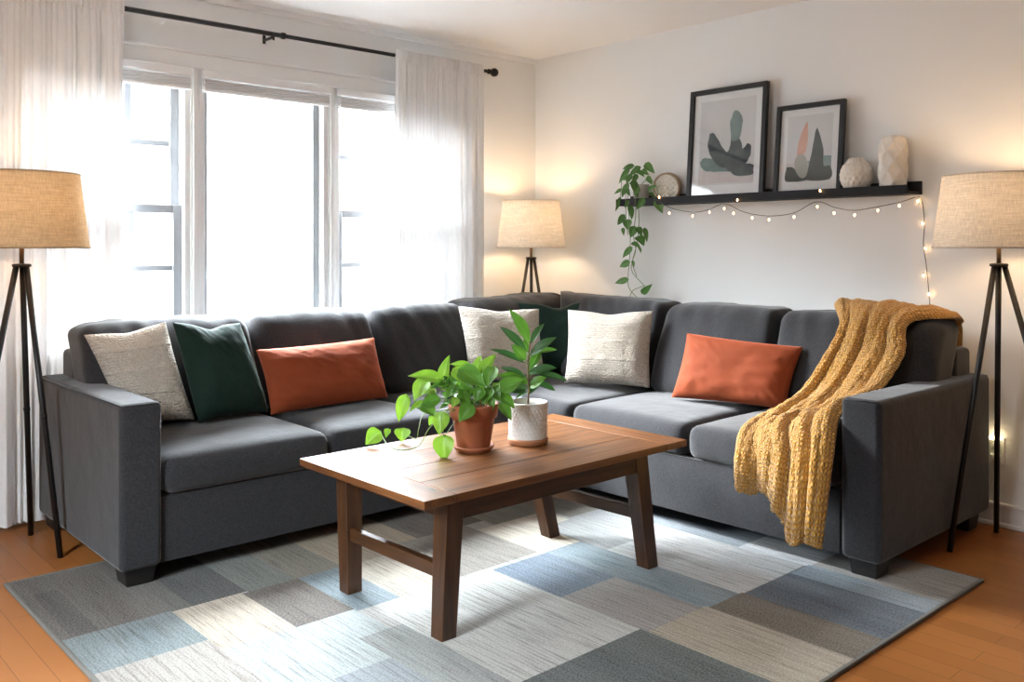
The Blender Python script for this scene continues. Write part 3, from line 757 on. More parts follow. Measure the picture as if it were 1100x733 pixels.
for xa, ya, xb, yb in ((-2.456, -2.135, -2.466, -1.66), (-1.543, -2.165, -1.560, -1.69)):
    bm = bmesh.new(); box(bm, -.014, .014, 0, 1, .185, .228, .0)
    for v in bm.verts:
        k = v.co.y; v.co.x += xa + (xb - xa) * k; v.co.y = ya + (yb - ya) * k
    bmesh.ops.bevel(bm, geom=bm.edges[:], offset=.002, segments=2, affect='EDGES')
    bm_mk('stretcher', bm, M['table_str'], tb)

# ------------------------------------------------------------------ leaves
def add_leaf(vs, fs, uv, b, t, w, face, shape='heart', cup=.18, droop=.1, nl=10, nw=3, m=0, fm=None):
    b, t = Vector(b), Vector(t); L = (t - b).length; ax = (t - b) / L
    face = Vector(face); nr = (face - ax * face.dot(ax)).normalized(); sd = ax.cross(nr)
    i0 = len(vs)
    for j in range(nl + 1):
        v = j / nl
        if shape == 'heart': pr = (math.sin(PI * min(1, v ** .62)) ** .8) * (1 - .25 * v) * 1.12 if 0 < v < 1 else 0
        else: pr = math.sin(PI * v ** .9) ** .85 if 0 < v < 1 else 0
        back = (-.07 * L if shape == 'heart' else 0)
        for i in range(-nw, nw + 1):
            u = i / nw
            p = b + ax * (v * L) + sd * (u * w / 2 * pr) + nr * (abs(u) * w * cup * pr - droop * L * (v - .3) ** 2 + .035 * w * math.sin(u * 4 + v * 7))
            if shape == 'heart' and v < .4: p += ax * (-.10 * L * abs(u) * (1 - v / .4))
            vs.append(p); uv.append((.5 + u / 2, v))
    k = 2 * nw + 1
    for j in range(nl):
        for i in range(2 * nw):
            a = i0 + j * k + i; fs.append((a, a + 1, a + k + 1, a + k))
            if fm is not None: fm.append(m)

def leaf_px(store, D0, bx, by, tx, ty, w, db=0, dt=0, roll=0, **kw):
    """leaf from base pixel to tip pixel; w in pixels; db/dt = depth offsets from D0 in metres"""
    b, t = atD(bx, by, D0 + db), atD(tx, ty, D0 + dt)
    face = (CAM - b).normalized() + Vector((0, 0, .75)) + RT * roll
    add_leaf(store[0], store[1], store[2], b, t, w * D0 / F, face, m=kw.pop('m', 0), fm=store[3], **kw)
    return b, t
# --- pothos in terracotta pot on the table
pc = Vector((-2.045, -1.805, TZ)); D0 = depth(pc); pxm = D0 / F
pot = thing('potted_pothos', 'lime green pothos in a terracotta pot trailing over the coffee table', 'potted plant', pc)
lathe('saucer', pc, [(.0, 0), (.058, 0), (.064, .004), (.074, .016), (.076, .022), (.071, .023), (.064, .012), (.0, .011)], M['terra'], pot, 48, cap=False)
lathe('pot', pc + Vector((0, 0, .0115)), [(.0, 0), (.058, 0), (.060, .003), (.0775, .112), (.0795, .113), (.086, .114), (.0925, .158), (.0915, .162), (.086, .162), (.080, .150), (.076, .135), (.0, .133)], M['terra'], pot, 48, cap=False)
lathe('soil', pc + Vector((0, 0, .146)), [(0, 0.003), (.04, .003), (.0775, 0)], M['soil'], pot, 32, cap=False)
K = lambda x, y: (380 + x / 4.07, 320 + y / 4.07)
st_ = ([], [], [], [])
LV = [ # bx,by,tx,ty,w (zoom units), mat, db, dt
 (372, 352, 238, 338, 48, 0, -.02, -.06), (388, 362, 416, 250, 44, 0, .0, .0), (505, 303, 420, 288, 34, 0, .0, .0), (535, 325, 556, 250, 40, 0, .02, .04), (560, 322, 621, 246, 42, 0, 0, .02),
 (468, 318, 578, 388, 70, 1, -.05, -.08), (612, 308, 580, 392, 52, 1, -.04, -.07), (440, 315, 512, 385, 52, 0, -.03, -.05), (318, 362, 262, 452, 60, 0, -.03, -.06), (228, 432, 194, 545, 46, 0, -.05, -.05),
 (400, 372, 335, 392, 34, 1, 0, -.02), (300, 455, 240, 498, 24, 0, -.02, -.04), (370, 440, 290, 478, 50, 1, -.03, -.05), (300, 470, 362, 520, 52, 1, -.05, -.07), (392, 505, 372, 602, 58, 0, -.07, -.09),
 (395, 608, 396, 716, 68, 0, -.09, -.11), (516, 475, 458, 542, 52, 1, -.09, -.11), (638, 422, 705, 482, 46, 1, -.03, -.04), (645, 462, 690, 536, 38, 1, -.05, -.06), (648, 400, 745, 358, 62, 1, -.05, -.04),
 (345, 520, 330, 560, 22, 0, -.04, -.05), (440, 400, 400, 440, 40, 1, -.03, -.05), (500, 400, 455, 440, 44, 1, -.04, -.06), (560, 400, 530, 455, 44, 1, -.05, -.06), (600, 400, 560, 470, 40, 1, -.04, -.06),
 (610, 395, 640, 455, 36, 1, -.03, -.05), (430, 345, 400, 400, 36, 1, .02, .0), (520, 340, 480, 300, 40, 1, .04, .05), (590, 345, 625, 300, 40, 1, .05, .06), (450, 440, 430, 480, 28, 0, -.06, -.08),
 (480, 420, 505, 470, 30, 1, -.06, -.07), (350, 400, 300, 420, 44, 0, .0, -.03), (415, 375, 470, 350, 36, 1, .03, .03), (600, 440, 610, 490, 26, 1, -.05, -.06), (545, 350, 560, 300, 36, 1, .05, .06), (470, 370, 520, 400, 46, 1, -.05, -.07),
]
for bx, by, tx, ty, w_, m_, db, dt in LV:
    a, b = K(bx, by), K(tx, ty); leaf_px(st_, D0, a[0], a[1], b[0], b[1], w_ / 4.07 * 1.32, db, dt, random.uniform(-.5, .5), m=m_)
for i in range(120):   # inner small leaves
    x, y = random.uniform(395, 640), random.uniform(360, 470); a = K(x, y); ang = random.uniform(0, 6.28); l = random.uniform(22, 42) / 4.07
    leaf_px(st_, D0, a[0], a[1], a[0] + l * math.cos(ang), a[1] + l * math.sin(ang) * .8, random.uniform(14, 26) / 4.07, random.uniform(-.04, .05), random.uniform(-.05, .05), random.uniform(-.8, .8), m=random.choice([1, 1, 0, 0, 2]), nl=6, nw=2)
# trailing end lying on the tabletop
stems = []
def K0(x, y, z): p = K(x, y); return atZ(p[0], p[1], z)
vine = [pc + Vector((-.05, -.01, .165)), pc + Vector((-.11, .01, .15)), K0(335, 565, TZ + .075), K0(290, 640, TZ + .02), K0(240, 664, TZ + .012), K0(190, 664, TZ + .012), K0(150, 645, TZ + .02), K0(120, 598, TZ + .04)]
stems.append((spline(vine, 40), .0022))
stems.append((spline([pc + Vector((-.04, -.02, .165)), K0(320, 500, TZ + .12), K0(285, 570, TZ + .07), K0(275, 615, TZ + .03), K0(240, 605, TZ + .035)], 24), .0016))
stems.append((spline([pc + Vector((-.03, -.05, .165)), atD(*K(392, 500), D0 - .07), atD(*K(395, 610), D0 - .09)], 14), .0016))
def leaf_pts(store, b, t, w, up, m, **kw): add_leaf(store[0], store[1], store[2], b, t, w, up, m=m, fm=store[3], **kw)
toc = lambda p: (CAM - p).normalized() + Vector((0, 0, .5))
for (b, t, w_) in [((112, 588), (50, 642), 78), ((214, 574), (210, 672), 72), ((150, 575), (140, 612), 30)]:
    pb, pt = K0(b[0], b[1], TZ + .05), K0(t[0], t[1], TZ + .01); pt = atD(*K(*t), depth(pb) - .02)
    if pt.z < TZ + .006: pt.z = TZ + .006
    leaf_pts(st_, pb, pt, w_ / 4.07 * pxm, toc(pb), 0)
# petioles
for bx, by, tx, ty, w_, m_, db, dt in LV[:30]:
    a = K(bx, by); p = atD(a[0], a[1], D0 + db); s = pc + Vector((random.uniform(-.05, .05), random.uniform(-.05, .05), .145)); mid = s.lerp(p, .5) + Vector((0, 0, .02))
    stems.append((spline([s, mid, p], 8), .0014))
mk('foliage', st_[0], st_[1], None, pot, True, st_[2], [M['leaf_lime'], M['leaf_mid'], M['leaf_dark']], fmi=st_[3])
vs, fs = [], []
for pts, r in stems: tube_data(pts, r, 6, vs, fs)
mk('stems', vs, fs, M['stem'], pot)

# --- rubber-leaved plant in white pot
rc = Vector((-1.815, -1.85, TZ)); D1 = depth(rc)
rp = thing('potted_rubber_plant', 'upright broad-leaved plant in a white textured pot on the coffee table', 'potted plant', rc)
lathe('saucer', rc, [(.0, 0), (.066, 0), (.073, .004), (.077, .018), (.077, .026), (.072, .026), (.068, .014), (.0, .013)], M['terra_light'], rp, 48, cap=False)
def hexrel(a, z):
    x, y = a * .075 / .017, z / .017
    best = []
    for gy in range(int(y / .866) - 1, int(y / .866) + 3):
        for gx in range(int(x) - 2, int(x) + 3):
            cx = gx + (.5 if gy % 2 else 0); best.append(((x - cx) ** 2 + (y - gy * .866) ** 2) ** .5)
    best.sort(); return min(1, (best[1] - best[0]) / .22)
zs = [0, .002, .006] + [.012 + .128 * k / 75 for k in range(76)] + [.1425, .145]
rs = [.060, .067, .071] + [.0722 + .0033 * k / 75 for k in range(76)] + [.0745, .073]
vs, fs = [], []; n_ = 280
for k, (r, z) in enumerate(zip(rs, zs)):
    for i in range(n_):
        a = 2 * PI * i / n_; rel = (hexrel(a + .04, z) - 1) * .0042 if 4 < k < 76 else 0
        vs.append(rc + Vector(((r + rel) * math.cos(a), (r + rel) * math.sin(a), z + .014)))
for r, z in ((.070, .146), (.068, .125), (.001, .122)):
    for i in range(n_): a = 2 * PI * i / n_; vs.append(rc + Vector((r * math.cos(a), r * math.sin(a), z + .014)))
for k in range(len(vs) // n_ - 1):
    for i in range(n_): fs.append((k * n_ + i, k * n_ + (i + 1) % n_, (k + 1) * n_ + (i + 1) % n_, (k + 1) * n_ + i))
mk('pot', vs, fs, M['whitepot'], rp)
lathe('soil', rc + Vector((0, 0, .140)), [(0, .002), (.0695, 0)], M['soil'], rp, 32, cap=False)
sp = [rc + Vector((0, 0, .135)), atD(*K(765, 400), D1), atD(*K(762, 310), D1), atD(*K(770, 190), D1)]
tube('stem', spline(sp, 20), lambda t: .0042 - .002 * t, M['stem_brown'], rp)
st_ = ([], [], [], [])
RLV = [(768, 198, 688, 46, 52, 1, 0, .0), (772, 200, 829, 108, 30, 0, .01, .03), (756, 232, 642, 120, 36, 0, -.01, .0), (770, 252, 880, 168, 42, 0, -.01, -.03), (752, 274, 692, 202, 46, 1, -.03, -.03), (750, 284, 600, 216, 30, 0, -.02, -.03),
 (790, 238, 890, 222, 26, 1, .02, .04), (770, 305, 820, 225, 38, 1, .0, .02), (765, 328, 884, 300, 42, 0, -.01, -.03), (800, 330, 934, 356, 32, 0, -.02, -.05), (752, 348, 642, 298, 32, 0, .01, .03), (745, 352, 622, 335, 34, 1, .0, .0),
 (790, 368, 884, 402, 30, 0, .0, .0), (770, 335, 800, 262, 34, 1, .03, .05), (760, 395, 648, 402, 54, 0, -.02, -.05), (768, 395, 838, 345, 46, 1, -.01, -.02), (765, 380, 700, 345, 38, 1, .03, .05), (758, 240, 745, 180, 26, 1, .03, .04), (765, 420, 815, 375, 26, 0, .01, .02), (762, 410, 705, 440, 22, 0, .01, .02)]
stems = []
for bx, by, tx, ty, w_, m_, db, dt in RLV:
    a, b = K(bx, by), K(tx, ty); leaf_px(st_, D1, a[0], a[1], b[0], b[1], w_ / 4.07 * 1.1, db, dt, random.uniform(-.4, .4), m=m_, shape='oval', cup=.22, droop=.22)
    p = atD(a[0], a[1], D1 + db); s = Vector(sp[1]).lerp(Vector(sp[3]), max(0, min(1, (400 - by - 18) / 210)))
    stems.append([s, s.lerp(p, .6) + Vector((0, 0, .004)), p])
mk('foliage', st_[0], st_[1], None, rp, True, st_[2], [M['leaf_dark'], M['leaf_mid']], fmi=st_[3])
vs, fs = [], []
for pts in stems: tube_data(spline(pts, 6), .0015, 6, vs, fs)
mk('petioles', vs, fs, M['stem'], rp)

# ------------------------------------------------------------------ floor lamps
def lamp(c, label, feet, zs0, zs1, r0, r1, smat, power, hubz, leg_r=.011, joint=None):
    t = thing('tripod_floor_lamp', label, 'floor lamp', (c[0], c[1], 0), 'tripod floor lamps')
    cx, cy = c; n = 64; vs, fs = [], []
    pr = [(r0, zs0), (r1, zs1)]
    for k in range(13):
        f = k / 12; r = r0 + (r1 - r0) * f; z = zs0 + (zs1 - zs0) * f
        for i in range(n): a = 2 * PI * i / n; vs.append((cx + r * math.cos(a), cy + r * math.sin(a), z))
    for k in range(12):
        for i in range(n): fs.append((k * n + i, k * n + (i + 1) % n, (k + 1) * n + (i + 1) % n, (k + 1) * n + i))
    sh = mk('lamp_shade', vs, fs, smat, t)
    for zz, rr in ((zs0 + .004, r0 + .0008), (zs1 - .004, r1 + .0008)):
        ring = [(cx + rr * math.cos(2 * PI * i / 48), cy + rr * math.sin(2 * PI * i / 48), zz) for i in range(49)]
        v2, f2 = tube_data(ring, .0028, 6); mk('shade_rim', v2, f2, smat, sh)
    # spider: three spokes at the top ring
    v2, f2 = [], []
    for i in range(3):
        a = 2 * PI * i / 3 + .4; tube_data([(cx, cy, zs1 - .03), (cx + (r1 - .002) * math.cos(a), cy + (r1 - .002) * math.sin(a), zs1 - .006)], .0018, 6, v2, f2)
    mk('shade_spider', v2, f2, M['black_metal'], t)
    tube('harp', [(cx, cy, zs0 + .06), (cx + .055, cy, zs0 + .12), (cx + .05, cy, zs1 - .07), (cx, cy, zs1 - .028)], .0018, M['black_metal'], t, 6)
    tube('neck', [(cx, cy, hubz), (cx, cy, zs0 + .03)], .0085, M['bronze'], t, 16, 'bronze neck')
    lathe('socket', (cx, cy, zs0 + .025), [(.010, 0), (.017, .004), (.018, .045), (.012, .05)], M['bronze'], t, 20)
    lathe('bulb', (cx, cy, zs0 + .07), [(.012, 0), (.014, .015), (.028, .045), (.032, .065), (.026, .085), (.010, .096), (.001, .098)], M['bulb'], t, 24)
    hub = [(.0, 0), (.030, 0), (.034, .003), (.034, .010), (.030, .013), (.010, .014), (.0, .015)]
    lathe('hub', (cx, cy, hubz - .008), hub, M['black_metal'], t, 32, cap=False)
    for fx_, fy_ in feet:
        d = Vector((fx_ - cx, fy_ - cy, 0)).normalized() * .020
        lg = tube('leg', [(cx + d.x, cy + d.y, hubz - .003), (fx_, fy_, .002)], leg_r, M['black_metal'], t, 16)
        if joint:
            k = (hubz - joint) / hubz; p = Vector((cx + d.x, cy + d.y, hubz)).lerp(Vector((fx_, fy_, 0)), k); p2 = Vector((cx + d.x, cy + d.y, hubz)).lerp(Vector((fx_, fy_, 0)), k + .012)
            tube('joint_collar', [p, p2], leg_r + .0018, M['black_metal'], lg, 16)
    l = bpy.data.lights.new('lamp_light', 'POINT'); l.energy = power; l.color = LAMP_COL; l.shadow_soft_size = .035
    lo = bpy.data.objects.new('lamp_light', l); C.objects.link(lo); lo.parent = t; lo.location = (0, 0, zs0 + .19)
    return t
lamp((-3.205, -.455), 'black tripod floor lamp with tan linen shade left of the sofa', [(-3.112, -.215), (-3.103, -.590), (-3.44, -.50)], 1.193, 1.487, .242, .205, M['shade_tan'], LAMP_W * .75, 1.128, joint=.55)
lamp((-.300, -.275), 'tripod lamp with linen shade standing in the room corner behind the sofa', [(-.145, -.12), (-.50, -.20), (-.235, -.48)], 1.192, 1.485, .212, .176, M['shade'], LAMP_W * 1.15, 1.130, .0095)
lamp((-.310, -2.985), 'black tripod floor lamp with linen shade beside the right armrest', [(-.503, -2.872), (-.108, -2.905), (-.29, -3.30)], 1.193, 1.487, .242, .205, M['shade'], LAMP_W, 1.128)

# ------------------------------------------------------------------ picture ledge and what stands on it
SY0, SY1 = -2.552, -.835; SZ = 1.437
sh = thing('picture_ledge', 'long black wooden picture ledge on the wall above the sofa', 'shelf', (0, (SY0 + SY1) / 2, SZ))
B('back_plate', -.018, 0, SY0, SY1, SZ, SZ + .062, M['shelf'], sh, .002)
B('shelf_board', -.134, -.018, SY0 + .006, SY1, SZ, SZ + .014, M['shelf'], sh, .002)
B('front_lip', -.148, -.134, SY0 + .006, SY1, SZ - .002, SZ + .040, M['shelf'], sh, .002)
ST = SZ + .014
def picture(label, y0, y1, h, foot_x, top_x, border, mat_w, art, group='framed prints on the ledge'):
    # y0 > y1 (y0 nearer the corner); built upright in local (a across, z up, d out of wall) and tipped against the wall
    Wd = y0 - y1; ang = math.atan2(top_x - foot_x, h); cs, sn = math.cos(ang), math.sin(ang)
    T = thing('framed_print', label, 'picture', (foot_x, (y0 + y1) / 2, ST), group)
    def tf(a, z, d): return Vector((foot_x + z * sn - d * cs, y0 - a, ST + .001 + z * cs + d * sn))
    def bx(bm, a0, a1, z0, z1, d0, d1, bev=0):
        b0 = len(bm.verts); box(bm, a0, a1, z0, z1, d0, d1, bev)
    def build(name, bm, mat, parent, label=None):
        for v in bm.verts: v.co = tf(v.co.x, v.co.y, v.co.z)
        return bm_mk(name, bm, mat, parent, True, label=label)
    bm = bmesh.new()
    bx(bm, 0, border, 0, h, 0, .026, .002); bx(bm, Wd - border, Wd, 0, h, 0, .026, .002); bx(bm, border, Wd - border, 0, border, 0, .026, .002); bx(bm, border, Wd - border, h - border, h, 0, .026, .002)
    build('frame', bm, M['frame'], T)
    bm = bmesh.new(); bx(bm, border - .002, Wd - border + .002, border - .002, h - border + .002, .004, .010); build('mat_board', bm, M['mat_board'], T)
    m = border + mat_w; bm = bmesh.new(); bx(bm, m, Wd - m, m * 1.15, h - m * .95, .010, .0106); pr = build('print_paper', bm, M['paper'], T)
    # painted shapes
    vs, fs, fm = [], [], []; aw, ah = Wd - 2 * m, h - m * 2.1
    for k, (mi, poly) in enumerate(art):
        i0 = len(vs)
        for (u, v) in poly: vs.append(tf(m + u * aw, m * 1.15 + v * ah, .0108 + k * .00012))
        fs.append(tuple(range(i0, len(vs)))); fm.append(mi)
    mk('painted_shapes', vs, fs, None, pr, False, None, M['art'], fmi=fm)
    bm = bmesh.new(); bx(bm, border - .002, Wd - border + .002, border - .002, h - border + .002, .016, .0175); build('glass', bm, M['pic_glass'], T)
M['mat_board'] = plain('white_mat_board', (0.80, 0.80, 0.79), .8, .01); M['paper'] = plain('pale_print_paper', (0.66, 0.655, 0.65), .85, .03, 12)
def paint(n, a, b, s=14):
    q = N(n); f = q.noise(q.map(), s, 4); return q.set(q.mix(q.ramp(f, [(.35, (0, 0, 0)), (.65, (1, 1, 1))]), a, b), .85)
M['art'] = [paint('teal_wash', (0.13, 0.20, 0.195), (0.20, 0.28, 0.265)), paint('slate_wash', (0.055, 0.068, 0.078), (0.11, 0.14, 0.14)), paint('blush_wash', (0.70, 0.38, 0.27), (0.74, 0.46, 0.36)),
            paint('stone_wash', (0.38, 0.39, 0.35), (0.47, 0.45, 0.41)), paint('charcoal_green', (0.045, 0.065, 0.062), (0.075, 0.095, 0.09)), paint('blush_ground', (0.60, 0.53, 0.52), (0.66, 0.62, 0.60)), paint('sea_wash', (0.20, 0.30, 0.31), (0.30, 0.38, 0.38))]
def blob(pts, n=40, jit=.006, seed=1):
    sp_ = spline([(x, y, 0) for x, y in pts] + [(*pts[0], 0)], n)[:-1]; r = random.Random(seed)
    return [(p.x + r.uniform(-jit, jit), p.y + r.uniform(-jit, jit)) for p in sp_]
A1 = [(5, [(0, .02), (1, .02), (1, .21), (0, .19)]),
      (1, blob([(.66, .22), (.82, .225), (.99, .21), (.99, .15), (.99, .10), (.86, .085), (.72, .09), (.60, .14)], seed=2, jit=.004)),
      (0, blob([(.02, .28), (.10, .33), (.28, .30), (.55, .24), (.60, .16), (.40, .15), (.15, .17), (.05, .22)], seed=3)),
      (1, blob([(.18, .62), (.28, .60), (.42, .44), (.58, .32), (.62, .20), (.45, .20), (.28, .28), (.16, .45)], seed=4)),
      (1, blob([(.58, .55), (.75, .50), (.80, .28), (.70, .14), (.52, .18), (.50, .34), (.56, .42)], seed=5)),
      (1, blob([(.88, .46), (.94, .42), (.92, .30), (.80, .18), (.66, .16), (.64, .26), (.74, .36)], seed=6)),
      (0, blob([(.62, .86), (.70, .84), (.77, .74), (.76, .62), (.72, .52), (.60, .50), (.57, .58), (.55, .72)], seed=7))]
A2 = [(6, [(.45, .04), (1, .04), (1, .36), (.80, .37), (.6, .30), (.45, .30)]), (5, [(0, .22), (.5, .15), (.5, .28), (0, .28)]),
      (2, blob([(.42, .90), (.45, .86), (.46, .60), (.40, .42), (.24, .40), (.26, .60), (.34, .78)], seed=8, jit=.003)),
      (4, blob([(.01, .23), (.15, .22), (.35, .10), (.50, .06), (.50, .015), (.01, .015)], seed=9, jit=.003)),
      (3, blob([(.30, .42), (.42, .38), (.50, .20), (.46, .07), (.33, .06), (.20, .20), (.20, .34)], seed=10, jit=.003)),
      (4, blob([(.66, .80), (.74, .66), (.82, .45), (.84, .22), (.99, .20), (.99, .015), (.48, .015), (.50, .16), (.58, .50), (.62, .72)], seed=11, jit=.003))]
picture('large dark framed print of a slate and teal plant shape on the ledge', -1.302, -1.785, .605, -.078, -.030, .026, .042, A1)
picture('smaller dark framed print of pink and green pointed shapes on the ledge', -1.840, -2.206, .462, -.076, -.030, .024, .038, A2)

# vases
def carved(name, label, c, prof, relief, nseg=96, group='cream textured vases on the ledge'):
    t = thing(name, label, 'vase', c, group)
    P = spline([(r, 0, z) for r, z in prof], 70); vs, fs, n = [], [], nseg
    zmax = prof[-1][1]
    for k, p in enumerate(P):
        for i in range(n):
            a = 2 * PI * i / n; fade = min(1, min(p.z, zmax - p.z) / .012); r = max(.001, p.x) + relief(a, p.z) * max(0, fade)
            vs.append(Vector(c) + Vector((r * math.cos(a), r * math.sin(a), p.z)))
    m = len(P)
    for k in range(m - 1):
        for i in range(n): fs.append((k * n + i, k * n + (i + 1) % n, (k + 1) * n + (i + 1) % n, (k + 1) * n + i))
    fs.append(tuple(range(n))[::-1]); mk('body', vs, fs, M['ceramic'], t)
    rt = prof[-1][0]; lathe('neck_interior', Vector(c) + Vector((0, 0, zmax)), [(rt, 0), (rt - .003, .001), (rt - .004, -.02), (0, -.03)], M['ceramic'], t, 48, cap=False)
def rel_scale(a, z): return .0042 * (abs(math.sin(a * 8 + z * 70)) + abs(math.sin(a * 8 - z * 70)) - 1.0)
def rel_diamond(a, z): return .008 * max(abs(math.cos(a * 3 + z * 34)), abs(math.cos(a * 3 - z * 34))) ** 7 - .004 + .0012 * noise.noise(V3((a * 12, z * 160, 1)))
carved('round_vase', 'round squat cream vase with scale texture next to the smaller print', (-.078, -2.275, ST + .001), [(.034, 0), (.044, .012), (.064, .045), (.072, .082), (.062, .125), (.040, .152), (.034, .166)], rel_scale)
carved('tall_vase', 'tall cream vase carved with diamonds at the right end of the ledge', (-.070, -2.447, ST + .001), [(.048, 0), (.054, .01), (.060, .06), (.062, .14), (.060, .20), (.055, .238), (.045, .252), (.040, .256)], rel_diamond)
# carved disc
dc = Vector((-.066, -1.150, ST + .085)); t = thing('carved_disc', 'round carved whitewashed wooden disc standing on the ledge beside the pot', 'ornament', (-.06, -1.128, ST))
M['whitewash'] = plain('whitewashed_wood', (0.80, 0.76, 0.69), .85, .12, 40, .3, 60); M['disc_rim'] = plain('bare_wood_rim', (0.42, 0.30, 0.19), .8, .15, 30)
vs, fs = lathe_data((0, 0, 0), [(.080, -.020), (.083, -.016), (.083, .016), (.080, .020), (.075, .020), (.073, .012)], 64); fs.append(tuple(range(64))[::-1])
rotm = Matrix.Rotation(-PI / 2, 3, 'Y') @ Matrix.Identity(3)
tilt = Matrix.Rotation(math.radians(-8), 3, 'Y') @ Matrix.Rotation(math.radians(12), 3, 'Z')
mk('rim', [dc + tilt @ (rotm @ v) for v in vs], fs, M['disc_rim'], t)
vs, fs = [], []; nr_, na = 34, 110
for k in range(nr_ + 1):
    r = .075 * k / nr_
    for i in range(na):
        a = 2 * PI * i / na; x, y = r * math.cos(a), r * math.sin(a)
        h = .012 + .012 * max(0, math.cos(x * 230 + math.sin(y * 120) * .6) * math.cos(y * 180 + (PI / 2 if int(x * 73 + 40) % 2 else 0))) * (1 if k < nr_ - 1 else 0)
        vs.append(dc + tilt @ (rotm @ V3((x, y, h))))
for k in range(nr_):
    for i in range(na): fs.append((k * na + i, k * na + (i + 1) % na, (k + 1) * na + (i + 1) % na, (k + 1) * na + i))
mk('carved_face', vs, fs, M['whitewash'], t)

# trailing plant on the ledge
hc = Vector((-.062, -.955, ST)); hp = thing('trailing_pothos', 'trailing vine plant in a small grey pot on the left end of the ledge', 'potted plant', hc)
lathe('pot', hc, [(0, 0), (.038, 0), (.042, .003), (.048, .105), (.047, .110), (.042, .110), (.040, .095), (0, .093)], M['concrete'], hp, 40, cap=False)
lathe('soil', hc + Vector((0, 0, .098)), [(0, .003), (.0412, 0)], M['soil'], hp, 24, cap=False)
Q = lambda x, y: (640 + x / 4.314, 160 + y / 4.314)
st_ = ([], [], [], [])
def qx(x, y, X): p = Q(x, y); return atX(p[0], p[1], X)
SL = [(175, 80, 122, 92, 26), (232, 70, 272, 112, 34), (155, 92, 104, 162, 28), (205, 88, 150, 125, 28), (190, 100, 225, 128, 24), (118, 188, 84, 210, 16), (112, 228, 92, 290, 20), (172, 150, 196, 228, 34), (150, 165, 118, 228, 30), (165, 120, 140, 165, 26),
 (222, 232, 188, 282, 30), (288, 232, 308, 298, 46), (240, 130, 262, 165, 24), (245, 190, 280, 170, 24), (250, 205, 275, 225, 20), (132, 308, 100, 354, 30), (148, 330, 148, 376, 40), (158, 268, 168, 328, 30), (180, 362, 160, 412, 38), (195, 365, 212, 405, 30), (226, 370, 238, 432, 24),
 (196, 408, 224, 448, 44), (170, 436, 208, 458, 26), (166, 458, 122, 506, 28), (126, 368, 130, 402, 16), (156, 528, 108, 546, 34), (148, 608, 86, 622, 30), (216, 668, 260, 628, 30), (200, 455, 210, 482, 14), (170, 520, 178, 548, 14), (140, 180, 160, 220, 22), (200, 180, 175, 215, 24), (150, 240, 135, 275, 18), (180, 95, 205, 60 + 20, 22), (215, 100, 245, 120, 26), (160, 130, 120, 145, 20), (190, 120, 170, 160, 24)]
for bx, by, tx, ty, w_ in SL:
    X = -.150 if by > 150 else -.120
    if bx > 235: X = -.135
    b, t_ = qx(bx, by, X), qx(tx, ty, X - .015)
    leaf_pts(st_, b, t_, w_ / 4.314 * depth(b) / F * 1.05, (CAM - b).normalized() + Vector((0, 0, .4)) + RT * random.uniform(-.5, .5), 0, nl=8, nw=2)
mk('foliage', st_[0], st_[1], None, hp, True, st_[2], [M['leaf_shelf']], fmi=st_[3])
vs, fs = [], []; top = hc + Vector((-.02, 0, .10))
for path in [[(185, 105), (150, 160), (150, 240), (155, 330), (160, 420), (155, 530), (148, 610), (160, 655), (205, 702)], [(190, 110), (185, 200), (185, 300), (175, 400), (185, 470), (165, 560), (225, 635)], [(180, 110), (145, 170), (140, 300), (150, 400)],
             [(195, 240), (200, 340), (190, 440), (170, 520), (178, 560), (190, 590)], [(225, 635), (175, 655), (155, 690), (155, 700)], [(210, 110), (250, 150), (285, 200), (292, 235)], [(190, 100), (130, 110), (118, 190), (112, 228)]]:
    pts = [qx(x, y, -.145 if y > 150 else -.10) for x, y in path]
    if path[0][1] < 120: pts = [top] + pts[1:]
    if path[0] == (210, 110): pts = [top, qx(250, 140, -.10), qx(285, 190, -.13), qx(290, 235, -.135)]
    tube_data(spline(pts, 30), .0019, 6, vs, fs)
mk('vines', vs, fs, M['stem'], hp)

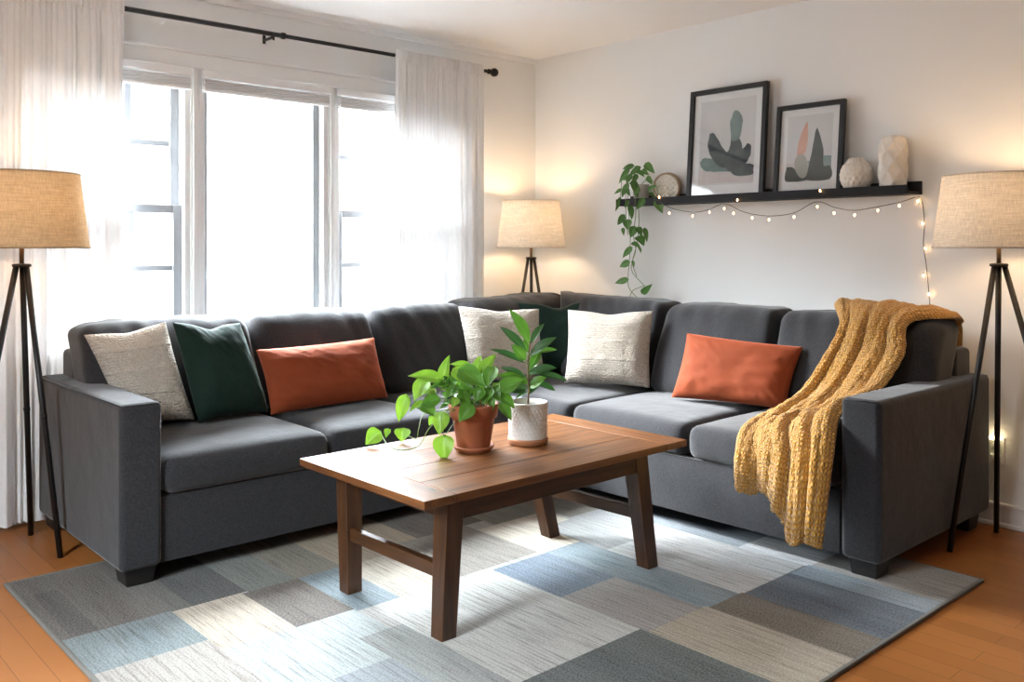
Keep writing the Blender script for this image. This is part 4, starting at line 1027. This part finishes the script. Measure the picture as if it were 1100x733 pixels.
# ------------------------------------------------------------------ fairy lights
fl = thing('string_lights', 'string of tiny warm fairy lights looped along the ledge and down the wall', 'string lights', (-.125, -1.7, SZ))
wp = [(703, 214), (707, 216), (722, 224), (745, 228), (762, 225), (778, 219), (800, 228), (825, 232), (852, 229), (877, 217), (897, 223), (918, 226), (944, 222), (968, 217), (984, 212)]
wpts = [atX(x, y, -.152) for x, y in wp]
down = [(990, 215), (993, 240), (992, 262), (995, 285), (997, 305), (999, 330), (999, 345)]
wpts += [atX(x, y, -.012) for x, y in down[0:]]
tube('wire', spline(wpts, 200), .0017, M['wire'], fl, 6)
bl_ = [(708, 212), (719, 229), (744, 232), (762, 228), (778, 224), (788, 229), (808, 234), (826, 236), (853, 233), (878, 222), (896, 229), (918, 231), (943, 226), (966, 221)]
for i, (x, y) in enumerate(bl_ + [(792, 215), (881, 205)] + [(968, 200)] + [(986, 216), (991, 240), (994, 267), (992, 296), (998, 316)]):
    X = -.155 if i < len(bl_) + 2 else (-.022)
    p = atX(x, y, X)
    if i == len(bl_) + 2: p = atX(x, y, -.024)
    vs, fs = lathe_data(p, [(.0012, .006), (.0027, .003), (.0036, -.001), (.0028, -.005), (.0008, -.007)], 10); fs.append(tuple(range(10))[::-1]); fs.append(tuple(range(len(vs) - 10, len(vs))))
    mk('bulb', vs, fs, M['fairy'], fl)
    if y > 212:
        tube('lead', [p + V3((0, 0, .005)), p + V3((0, 0, .014))], .0014, M['wire'], fl, 6)

# ------------------------------------------------------------------ outlet with plug-in night light
oc = atX(1070, 484, 0); ot = thing('wall_outlet', 'white wall outlet low on the wall behind the right floor lamp', 'outlet', oc)
B('cover_plate', -.006, 0, oc.y - .036, oc.y + .036, oc.z - .058, oc.z + .058, M['plastic'], ot, .002)
for dz in (-.026, .026): B('receptacle', -.008, -.005, oc.y - .017, oc.y + .017, oc.z + dz - .014, oc.z + dz + .014, M['plastic'], ot, .003)
nc = Vector((0, oc.y - .004, oc.z + .03)); nl_ = thing('night_light', 'small glowing plug-in night light on the wall outlet', 'night light', nc)
B('body', -.040, -.009, nc.y - .024, nc.y + .024, nc.z - .045, nc.z + .022, M['clear'], nl_, .006, 3)
B('glow_cap', -.042, -.009, nc.y - .026, nc.y + .026, nc.z + .0225, nc.z + .032, M['nightlight'], nl_, .003, 3)
